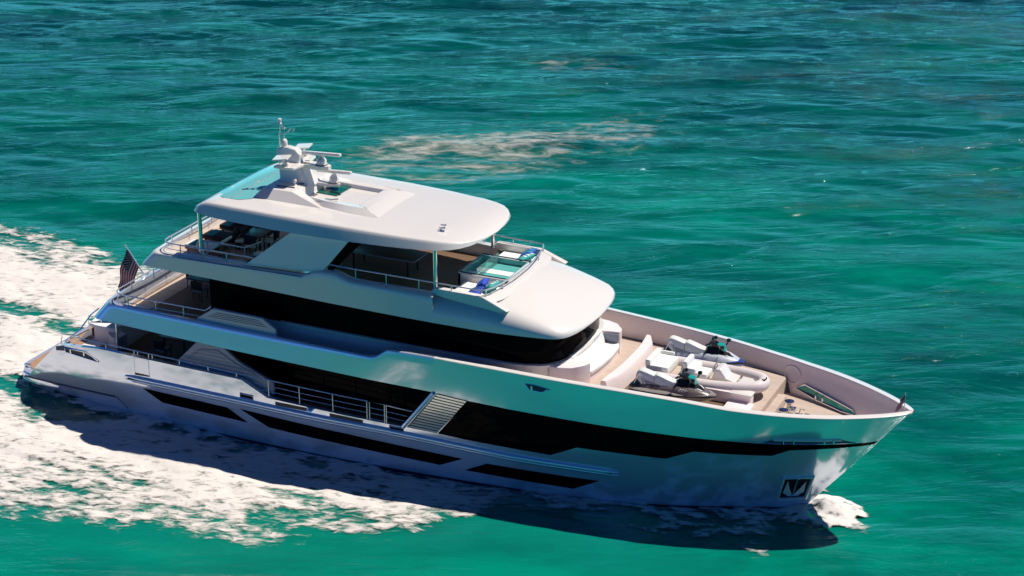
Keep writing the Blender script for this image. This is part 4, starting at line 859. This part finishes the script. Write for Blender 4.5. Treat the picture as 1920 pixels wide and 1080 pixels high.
# moulded locker between the starboard jet ski and the tender
mb = MB(); mb.box((30.65, -.80, 4.52), (2.9, .40, .50), bev=.06); lk = mb.build('deck_locker', M['white'], Yt)
mb = MB(); mb.box((31.72, -.84, 4.76), (.85, .50, .08), bev=.03); mb.build('locker_lid', M['gel'], lk)
mb = MB(); mb.box((31.75, -1.45, 4.38), (1.0, .95, .20), bev=.06); mb.build('locker_step', M['white'], lk)
mb = MB(); mb.box((29.3, -1.72, 4.315), (4.1, 1.75, .02)); mb.build('dark_deck_panel', M['teakd'], lk)  # flat sheet of darker teak laid on the foredeck
for (cx_, cy_) in ((29.2, -1.65), (29.2, 1.75)):
    mb = MB()
    for dx_ in (-.7, .8): mb.box((cx_ + dx_, cy_, 4.34), (.16, .9, .10), bev=.02)
    mb.build('jet_ski_chock', M['black'], Yt)
mb = MB()
for dx_ in (28.4, 31.0): mb.box((dx_, .12, 4.36), (.18, 1.3, .16), bev=.03)
mb.build('tender_chock', M['white'], Yt)
# windlass gear
def capstan(x, y):
    mb = MB(); mb.lathe((x, y, 3.90), [(.22, -.19), (.22, -.15), (.12, -.10), (.10, .06), (.09, .16), (.12, .20), (.19, .24), (.19, .28), (.05, .30)], 14); o = mb.build('anchor_windlass', M['steel'], Yt)
    mb = MB(); mb.lathe((x, y, 4.195), [(.16, 0), (.12, .012)], 14); mb.build('windlass_cap', M['navy'], o)
    mb = MB(); mb.box((x + .18, y - .1, 3.86), (.24, .2, .28), bev=.03); mb.build('windlass_motor', M['steel'], o)
capstan(33.20, .42); capstan(33.22, -.42)
mb = MB()
for y in (.30, -.38):
    mb.tube([(33.3 + .06 * k, y + .03 * math.sin(2 * k), 3.77 + .02 * (k % 2)) for k in range(16)], .026, 5).box((33.95, y, 3.79), (.20, .10, .10), bev=.02).tube([(34.1, y, 3.75), (34.3, y * .9, 3.83)], .03, 6)
mb.tube([(33.65, -.05, 3.72), (33.75, .05, 4.12), (33.9, .1, 4.08)], .02, 6)
mb.build('anchor_chain', M['rope'], Yt)

# ---------------------------------------------------------------- separate things
# anchor in its pocket
an = empty('anchor', (33.92, -.62, .72), 'polished steel anchor stowed in the pocket by the stem', 'anchor')
def apt(u, v, o): x, z = ap(u, v); return (x - 33.92, -(max(yh(x, z), .10) + o) + .62, z - .72)
mb = MB(); mb.tube([apt(.5, .92, .05), apt(.5, .5, .07), apt(.5, .18, .07)], [.03, .035, .05], 8).tube([apt(.5, .95, .05), apt(.53, .99, .06), apt(.5, 1.0, .07)], .03, 6); mb.build('shank', M['teal'], an)
for s in (-1, 1):
    mb = MB(); pts = [apt(.5 + s * .04, .2, .05), apt(.5 + s * .12, .12, .06), apt(.5 + s * .40, .30, .05), apt(.5 + s * .34, .85, .03), apt(.5 + s * .20, .5, .05)]
    q = [(x, y - .05, z) for x, y, z in pts]; nq = len(pts); mb.add(pts + q, [tuple(range(nq)), tuple(range(nq, 2 * nq))] + [(i, (i + 1) % nq, nq + (i + 1) % nq, nq + i) for i in range(nq)]); mb.build('fluke', M['gel'], an)  # white flukes: the mirror shine of the steel is put into their colour
mb = MB(); mb.tube([apt(.25, .16, .06), apt(.5, .14, .08), apt(.75, .16, .06)], .04, 8); mb.build('crown_bar', M['steel'], an)

# jet skis
def jet_ski(loc, label, hullm, bellym, rz=0):
    r = empty('jet_ski', loc, label, 'jet ski', rz, 'jet skis on the foredeck')
    X_ = [0, .12, .5, 1.2, 1.8, 2.3, 2.7, 3.0, 3.2, 3.32]; W = [.44, .52, .57, .58, .56, .50, .40, .27, .13, .03]
    KZ = [.08, .05, .03, .02, .02, .05, .11, .20, .30, .40]; EZ = [.34, .36, .38, .40, .43, .46, .49, .49, .47, .45]
    mb = MB(); mb.loft([[(x, 0, k), (x, -.72 * w, k + .13), (x, -w, e - .06), (x, -w * 1.02, e), (x, -.86 * w, e + .05), (x, .86 * w, e + .05), (x, 1.02 * w, e), (x, w, e - .06), (x, .72 * w, k + .13)] for x, w, k, e in zip(X_, W, KZ, EZ)])
    h = mb.build('hull', M[bellym], r, sharp=50)
    mb = MB(); 
    for s in (-1, 1): mb.tube([(x, s * w * 1.04, e - .01) for x, w, e in zip(X_, W, EZ)], .028, 6)
    mb.build('bumper_strip', M['black'], h)
    # body: raised spine and side sponsons
    BX_ = [.35, .6, 1.0, 1.5, 1.9, 2.3, 2.65, 2.95, 3.15]; BW_ = [.24, .28, .28, .30, .38, .40, .33, .22, .10]; BZ_ = [.50, .60, .62, .62, .70, .72, .66, .58, .50]
    mb = MB(); mb.loft([[(x, -w - .10, .42), (x, -w - .05, lerp(.42, z, .6)), (x, -w * .8, z), (x, w * .8, z), (x, w + .05, lerp(.42, z, .6)), (x, w + .10, .42)] for x, w, z in zip(BX_, BW_, BZ_)])
    mb.build('body_shell', M[hullm], r, sharp=50)
    HX = [1.66, 1.82, 2.08, 2.30, 2.32, 2.60, 2.86]; HW = [.20, .33, .37, .36, .34, .26, .10]; HZ = [.76, .90, .98, .96, .84, .74, .60]
    mb = MB(); mb.loft([[(x, -w - .06, .52), (x, -w, .60), (x, -w * .62, z - .07), (x, -w * .18, z), (x, w * .18, z), (x, w * .62, z - .07), (x, w, .60), (x, w + .06, .52)] for x, w, z in zip(HX, HW, HZ)])
    hood = mb.build('bonnet', M['jetblack'], r, sharp=22)
    mb = MB(); mb.prism([(1.92, .90), (2.20, .90), (2.26, 1.06), (2.06, 1.12)], lambda x, z: (x, -.13, z), lambda x, z: (x, .13, z)); mb.build('instrument_cowl', M['jetblack'], hood)
    for s in (-1, 1):
        mb = MB(); mb.prism([(2.30, .62), (2.86, .585), (2.62, .70)], lambda x, z: (x, s * lerp(.36, .10, (x - 2.3) / .56), z), lambda x, z: (x, s * lerp(.30, .05, (x - 2.3) / .56), z)); mb.build('bonnet_stripe', M['seatg'], hood)
    mb = MB(); mb.prism([(2.22, -.16), (2.44, -.13), (2.44, .13), (2.22, .16)], lambda x, y: (x, y, 1.10 - (x - 2.22) * .3), lambda x, y: (x + .08, y, .93 - (x - 2.22) * .5)); mb.build('windshield', M['teal'], hood)
    for s in (-1, 1):
        mb = MB(); mb.box((2.50, s * .40, 1.10), (.15, .13, .12), bev=.03).tube([(2.44, s * .28, .92), (2.50, s * .40, 1.08)], .025, 6); mb.build('mirror', M['black'], hood)
    sx = [.18, .24, .32, .52, .78, .89, .93, 1.0, 1.2, 1.45, 1.65, 1.9]; sz = [.90, 1.01, 1.05, 1.02, .955, .925, .965, .985, .935, .855, .80, .82]
    mb = MB(); mb.loft([[(x + (.24 if x < .45 else 0), -.27, .52), (x, -.22, z - .15), (x, -.17, z - .035), (x, -.08, z), (x, .08, z), (x, .17, z - .035), (x, .22, z - .15), (x + (.24 if x < .45 else 0), .27, .52)] for x, z in zip(sx, sz)]); st_ = mb.build('seat', M['seatg'], r, sharp=44)
    mb = MB(); mb.tube([(.915, y, z) for y, z in ((-.255, .60), (-.215, .80), (-.165, .90), (0, .945), (.165, .90), (.215, .80), (.255, .60))], .016, 5); mb.build('seat_seam', M['grey'], st_)
    for s in (-1, 1):
        mb = MB(); mb.prism([(.45, .54), (1.9, .54), (1.85, .66), (1.2, .60), (.55, .70)], lambda x, z: (x, s * (.275 - (z - .52) * .10), z), lambda x, z: (x, s * .18, z)); mb.build('seat_side_panel', M['grey'], st_)
    # handlebar
    mb = MB(); mb.tube([(2.05, 0, .92), (1.98, 0, 1.06)], .07, 8).tube([(1.86, -.42, 1.10), (1.92, -.24, 1.08), (1.97, 0, 1.07), (1.92, .24, 1.08), (1.86, .42, 1.10)], .026, 8).box((1.98, 0, 1.09), (.20, .26, .09), bev=.03)
    for s in (-1, 1): mb.tube([(1.88, s * .28, 1.09), (1.85, s * .44, 1.10)], .042, 8).tube([(1.95, s * .26, 1.09), (1.98, s * .40, 1.11)], .014, 5).box((2.0, s * .30, 1.17), (.12, .12, .12), bev=.03).tube([(1.96, s * .28, 1.1), (2.0, s * .30, 1.17)], .02, 5)
    mb.build('handlebar', M['black'], r)
    for s in (-1, 1):
        mb = MB()
        for k in range(4): mb.prism([(1.95 + k * .10, .585), (1.99 + k * .10, .585), (2.05 + k * .10, .66), (2.01 + k * .10, .66)], lambda x, z: (x, s * (.485 - (z - .5) * .5), z), lambda x, z: (x, s * (.44 - (z - .5) * .5), z))
        mb.build('vent', M['seatg'], r)
    for s in (-1, 1):
        mb = MB(); mb.tube([(.12, s * .20, .48), (.34, s * .25, .92)], .02, 6).tube([(.34, s * .25, .92), (.62, s * .27, .48)], .02, 6).tube([(1.0, s * .262, .86), (1.28, s * .30, .50)], .012, 5)
        mb.build('grab_rail', M['steelw'], r)
    mb = MB(); mb.box((.16, 0, .44), (.36, .80, .05), bev=.02).box((-.04, 0, .28), (.14, .30, .18), bev=.03); mb.build('boarding_platform', M['black'], r)
    return r
jet_ski((27.68, -1.66, 4.37), 'brown jet ski with pale seat on the near side of the foredeck', 'jetbrown', 'jettan')
jet_ski((27.68, 1.72, 4.37), 'silver jet ski with blue bow and pale seat against the far bulwark', 'matt', 'jetblue')

# tender
td = empty('tender', (27.62, .12, 4.40), 'pale grey inflatable tender with white seats stowed between the jet skis', 'inflatable boat')
U_ = [(0, -.84, .30), (.8, -.85, .30), (1.8, -.85, .31), (2.8, -.82, .33), (3.6, -.72, .37), (4.15, -.55, .40), (4.5, -.33, .42), (4.62, 0, .43)]
Up = U_ + [(x, -y, z) for x, y, z in U_[::-1][1:]]
def smooth_path(P, n):
    P = [Vector(p) for p in P]; out = []
    for i in range(len(P) - 1):
        p0 = P[max(i - 1, 0)]; p1 = P[i]; p2 = P[i + 1]; p3 = P[min(i + 2, len(P) - 1)]
        for k in range(n):
            t = k / n; out.append(.5 * ((2 * p1) + (p2 - p0) * t + (2 * p0 - 5 * p1 + 4 * p2 - p3) * t * t + (3 * p1 - p0 - 3 * p2 + p3) * t**3))
    return [tuple(p) for p in out + [P[-1]]]
sp_ = smooth_path(Up, 5); rr = [lerp(.10, .235, min(1, min(i, len(sp_) - 1 - i) / 4)) for i in range(len(sp_))]
mb = MB(); mb.tube(sp_, rr, 14); tubes = mb.build('inflatable_tube', M['tube'], td, sharp=60)
mb = MB(); mb.tube([(x * 1.0 + (.05 if abs(y) < .3 else 0), y * 1.27 + 0, z - .02) for x, y, z in sp_], .03, 6); mb.build('rub_band', M['black'], tubes)
mb = MB(); mb.loft([[(x, 0, k), (x, -w, k + .18), (x, -w, .26), (x, w, .26), (x, w, k + .18)] for x, w, k in ((.1, .66, .02), (2, .68, .0), (3.3, .56, .04), (4.1, .34, .14), (4.45, .08, .26))]); mb.build('hull', M['white'], td)
mb = MB(); mb.prism([(.15, -.64), (3.0, -.64), (3.9, -.42), (4.3, 0), (3.9, .42), (3.0, .64), (.15, .64)], lambda x, y: (x, y, .275), lambda x, y: (x, y, .25)); mb.build('floor', M['teak'], td)
mb = MB(); mb.box((.62, .0, .48), (.80, 1.25, .36), bev=.06); ast = mb.build('aft_seat', M['cush'], td)
mb = MB(); mb.box((.20, 0, .72), (.20, 1.3, .30), bev=.05).box((.55, .66, .70), (.55, .12, .16), bev=.04); mb.build('seat_back', M['cush'], ast)
mb = MB(); mb.box((.48, -.68, .52), (.62, .06, .22), bev=.03); mb.build('side_cushion', M['grey'], ast)
mb = MB(); mb.box((.62, .72, .66), (.6, .05, .16), bev=.02); mb.build('side_cushion', M['grey'], ast)
mb = MB(); mb.box((1.75, .02, .50), (.60, .85, .42), bev=.06).box((2.25, -.04, .42), (.5, .72, .28), bev=.05); hs = mb.build('helm_seat', M['cush'], td)
mb = MB(); mb.box((1.62, .02, .80), (.18, .85, .30), bev=.05); mb.build('seat_back', M['cush'], hs)
mb = MB(); mb.box((1.75, -.46, .48), (.42, .10, .28), bev=.04); mb.build('seat_side_panel', M['grey'], hs)
mb = MB(); mb.prism([(2.62, .27), (3.62, .27), (3.62, .46), (3.25, .52), (3.02, .86), (2.80, .84)], lambda x, z: (x, -.36, z), lambda x, z: (x, .36, z)); co = mb.build('steering_console', M['gel'], td, bevel=.05)
mb = MB(); mb.tube([(2.72 + 0, .16 * math.cos(a), .80 + .12 * math.sin(a)) for a in np.linspace(0, 6.28, 15)[:-1]], .016, 5, closed=True); mb.build('steering_wheel', M['black'], co)
mb = MB(); mb.prism([(3.72, -.30), (4.15, -.24), (4.32, 0), (4.15, .24), (3.72, .30)], lambda x, y: (x, y, .47), lambda x, y: (x, y, .27)); mb.build('bow_step', M['gel'], td, bevel=.03)
mb = MB(); mb.lathe((4.66, -.12, .58), [(.06, 0), (.04, .04), (.08, .08)], 8).tube([(4.62, -.3, .6), (4.72, 0, .66), (4.66, .2, .62)], .03, 6); mb.build('bow_fitting', M['black'], td)

# flags
def flag_cloth(name, parent, top, along, fly, w, h, folds):
    """top corner, direction down the pole, fly direction: hanging folds"""
    me = MB(); nu, nv = 26, 16; vs = []; uvs = []
    for i in range(nu + 1):
        u = i / nu
        for j in range(nv + 1):
            v = j / nv
            p = Vector(top) + Vector(along) * (h * v) + Vector(fly) * (w * u) + Vector((0, 0, -1)) * (.25 * w * u * u)
            p += Vector((.45, .9, 0)) * (folds * math.sin(u * 9 + v * 2.5) * u)
            vs.append(p); uvs.append((u, 1 - v))
    fs = [(i * (nv + 1) + j, (i + 1) * (nv + 1) + j, (i + 1) * (nv + 1) + j + 1, i * (nv + 1) + j + 1) for i in range(nu) for j in range(nv)]
    m_ = bpy.data.meshes.new(name); m_.from_pydata([tuple(v) for v in vs], [], fs); m_.update()
    ul = m_.uv_layers.new(name='UVMap')
    for lp in m_.loops: ul.data[lp.index].uv = uvs[lp.vertex_index]
    m_.shade_smooth(); m_.materials.append(M['flag']); o = bpy.data.objects.new(name, m_); COL.objects.link(o); o.parent = parent
    md = o.modifiers.new('thickness', 'SOLIDIFY'); md.thickness = .012
    return o
fg = empty('ensign_flag', (5.02, -.8, 5.10), 'large striped ensign with dark starry canton drooping from the raked stern pole', 'flag')
mb = MB(); mb.tube([(0, 0, 0), (-.86, 0, 1.22)], [.035, .025], 8).lathe((-.88, 0, 1.20), [(.03, 0), (.045, .04), (.02, .08)], 8); mb.build('pole', M['steelw'], fg)
flag_cloth('cloth', fg, (-.80, 0, 1.12), (.575, 0, -.818), (-.28, -.25, -.93), 1.45, .95, .10)
bf = empty('bow_pennant', (37.62, 0, 4.90), 'small dark pennant furled on the short staff at the bow tip', 'flag')
mb = MB(); mb.tube([(0, 0, 0), (.0, 0, .66)], .014, 6); mb.build('staff', M['steelw'], bf)
flag_cloth('cloth', bf, (.0, 0, .62), (0, 0, -1), (-.55, -.35, -.76), .42, .34, .09)

# sun loungers on the aft sundeck
def lounger(loc, rz, frame_m, cush_m, label):
    r = empty('sun_lounger', loc, label, 'sun lounger', rz, 'sun loungers on the aft sundeck')
    mb = MB(); mb.box((.95, 0, .26), (1.9, .72, .07), bev=.02)
    for x in (.12, 1.75):
        for y in (-.3, .3): mb.box((x, y, .12), (.07, .07, .24))
    mb.build('frame', M[frame_m], r)
    mb = MB(); mb.box((.62, 0, .36), (1.24, .70, .14), bev=.04); mb.build('mattress', M[cush_m], r)
    mb = MB(); mb.box((1.56, 0, .58), (.80, .70, .12), bev=.04, tilt=R_(-36)); mb.build('backrest', M[cush_m], r)
    mb = MB(); mb.box((1.62, 0, .28), (.05, .6, .5), tilt=R_(20)); mb.build('backrest_strut', M[frame_m], r)
    mb = MB(); mb.box((.36, 0, .437), (.30, .71, .014)); mb.build('foot_towel', M['tealfab'], r)
    return r
lounger((8.15, -1.85, 7.06), 0, 'teakb', 'cush', 'white sun lounger with raised back nearest the rail post')
lounger((8.15, -.55, 7.06), 0, 'black', 'dark', 'sun lounger coloured dark for the roof shade, between the white lounger and the red cushion')  # roof shade is put into the dark cushion and black frame
lounger((8.15, .75, 7.06), 0, 'black', 'dark', 'sun lounger coloured dark for the roof shade, furthest from the near rail, under the red cushion')
pc = empty('cushion', (8.95, .85, 7.52), 'small red and white cushion on the far lounger', 'cushion')
mb = MB(); mb.box((0, 0, .06), (.35, .45, .13), bev=.06); mb.build('cover', M['red'], pc)
mb = MB(); mb.box((-.3, .1, .05), (.25, .4, .11), bev=.05); mb.build('white_half', M['cush'], pc)
def table(loc, sx, sy, h, top_m, leg_m, label, name='dining_table'):
    r = empty(name, loc, label, 'table')
    mb = MB(); mb.box((0, 0, h), (sx, sy, .06), bev=.02); t = mb.build('table_top', M[top_m], r)
    mb = MB(); mb.tube([(sx / 2, -sy / 2, h + .01), (-sx / 2, -sy / 2, h + .01), (-sx / 2, sy / 2, h + .01), (sx / 2, sy / 2, h + .01)], .03, 6, closed=True); mb.build('table_edge', M[leg_m], t)
    for x in (-.38, .38):
        for y in (-.38, .38):
            mb = MB(); mb.tube([(x * sx, y * sy, 0), (x * sx, y * sy, h)], .035, 6); mb.build('leg', M['black'], r)
def chair(loc, rz, cm_, label, group):
    r = empty('deck_chair', loc, label, 'chair', rz, group)
    mb = MB(); mb.box((0, 0, .44), (.50, .50, .09), bev=.03); mb.build('seat', M[cm_], r)
    mb = MB(); mb.box((-.26, 0, .72), (.07, .50, .42), bev=.03, tilt=R_(-10)); mb.build('backrest', M['dark'], r)
    for x in (-.22, .22):
        for y in (-.22, .22):
            mb = MB(); mb.tube([(x, y, 0), (x, y, .42)], .02, 6); mb.build('leg', M['black'], r)
    mb = MB()
    for y in (-.27, .27): mb.tube([(-.24, y, .42), (-.24, y, .66), (.2, y, .66), (.22, y, .42)], .02, 6)
    mb.build('armrest', M['black'], r)
    return r
table((10.55, -.45, 7.06), .9, .9, .70, 'black', 'black', 'square black cafe table among the white chairs on the aft sundeck')
g = 'chairs round the aft sundeck table'
chair((10.05, -.85, 7.06), R_(20), 'cush', 'pale cushioned chair behind the white lounger head', g)
chair((10.75, -1.15, 7.06), R_(100), 'cush', 'pale cushioned chair in front of the black cafe table', g)
chair((11.15, -.35, 7.06), R_(190), 'cush', 'pale cushioned chair on the bow side of the cafe table', g)
chair((10.5, .35, 7.06), R_(-90), 'dark', 'dark chair on the far side of the cafe table', g)
st_ = empty('side_stool', (11.45, -1.75, 7.06), 'low pale cube stool beside the roof side plate', 'stool')
mb = MB(); mb.box((0, 0, .36), (.42, .36, .12), bev=.03); mb.build('seat', M['cush'], st_)
mb = MB(); mb.box((0, 0, .16), (.36, .30, .30), bev=.01); mb.build('base', M['grey'], st_)
table((16.45, -.30, 7.06), 3.2, 1.15, .72, 'black', 'grey', 'long black dining table with pale edge under the hardtop')
table((7.6, .6, 4.31), 1.6, 1.6, .72, 'black', 'black', 'dark dining table in the shade of the upper aft deck')
g = 'chairs in the shade of the upper aft deck'
for x, y, rz, l in ((6.6, .6, 0, 'dark chair at the stern side of the shaded upper deck table'), (8.6, .6, 180, 'dark chair at the bow side of the shaded upper deck table'), (7.6, -.5, 90, 'dark chair on the near side of the shaded upper deck table'), (7.6, 1.7, -90, 'dark chair on the far side of the shaded upper deck table')):
    chair((x, y, 4.31), R_(rz), 'grey', l, g)
table((6.6, -.6, 1.93), 1.3, 1.6, .72, 'black', 'black', 'dark table in the shaded main deck cockpit')
g = 'chairs in the main deck cockpit'
for x, y, rz, l in ((6.5, -1.9, 90, 'dark chair on the near side of the cockpit table'), (7.8, -.9, 180, 'dark chair on the bow side of the cockpit table')):
    chair((x, y, 1.93), R_(rz), 'grey', l, g)
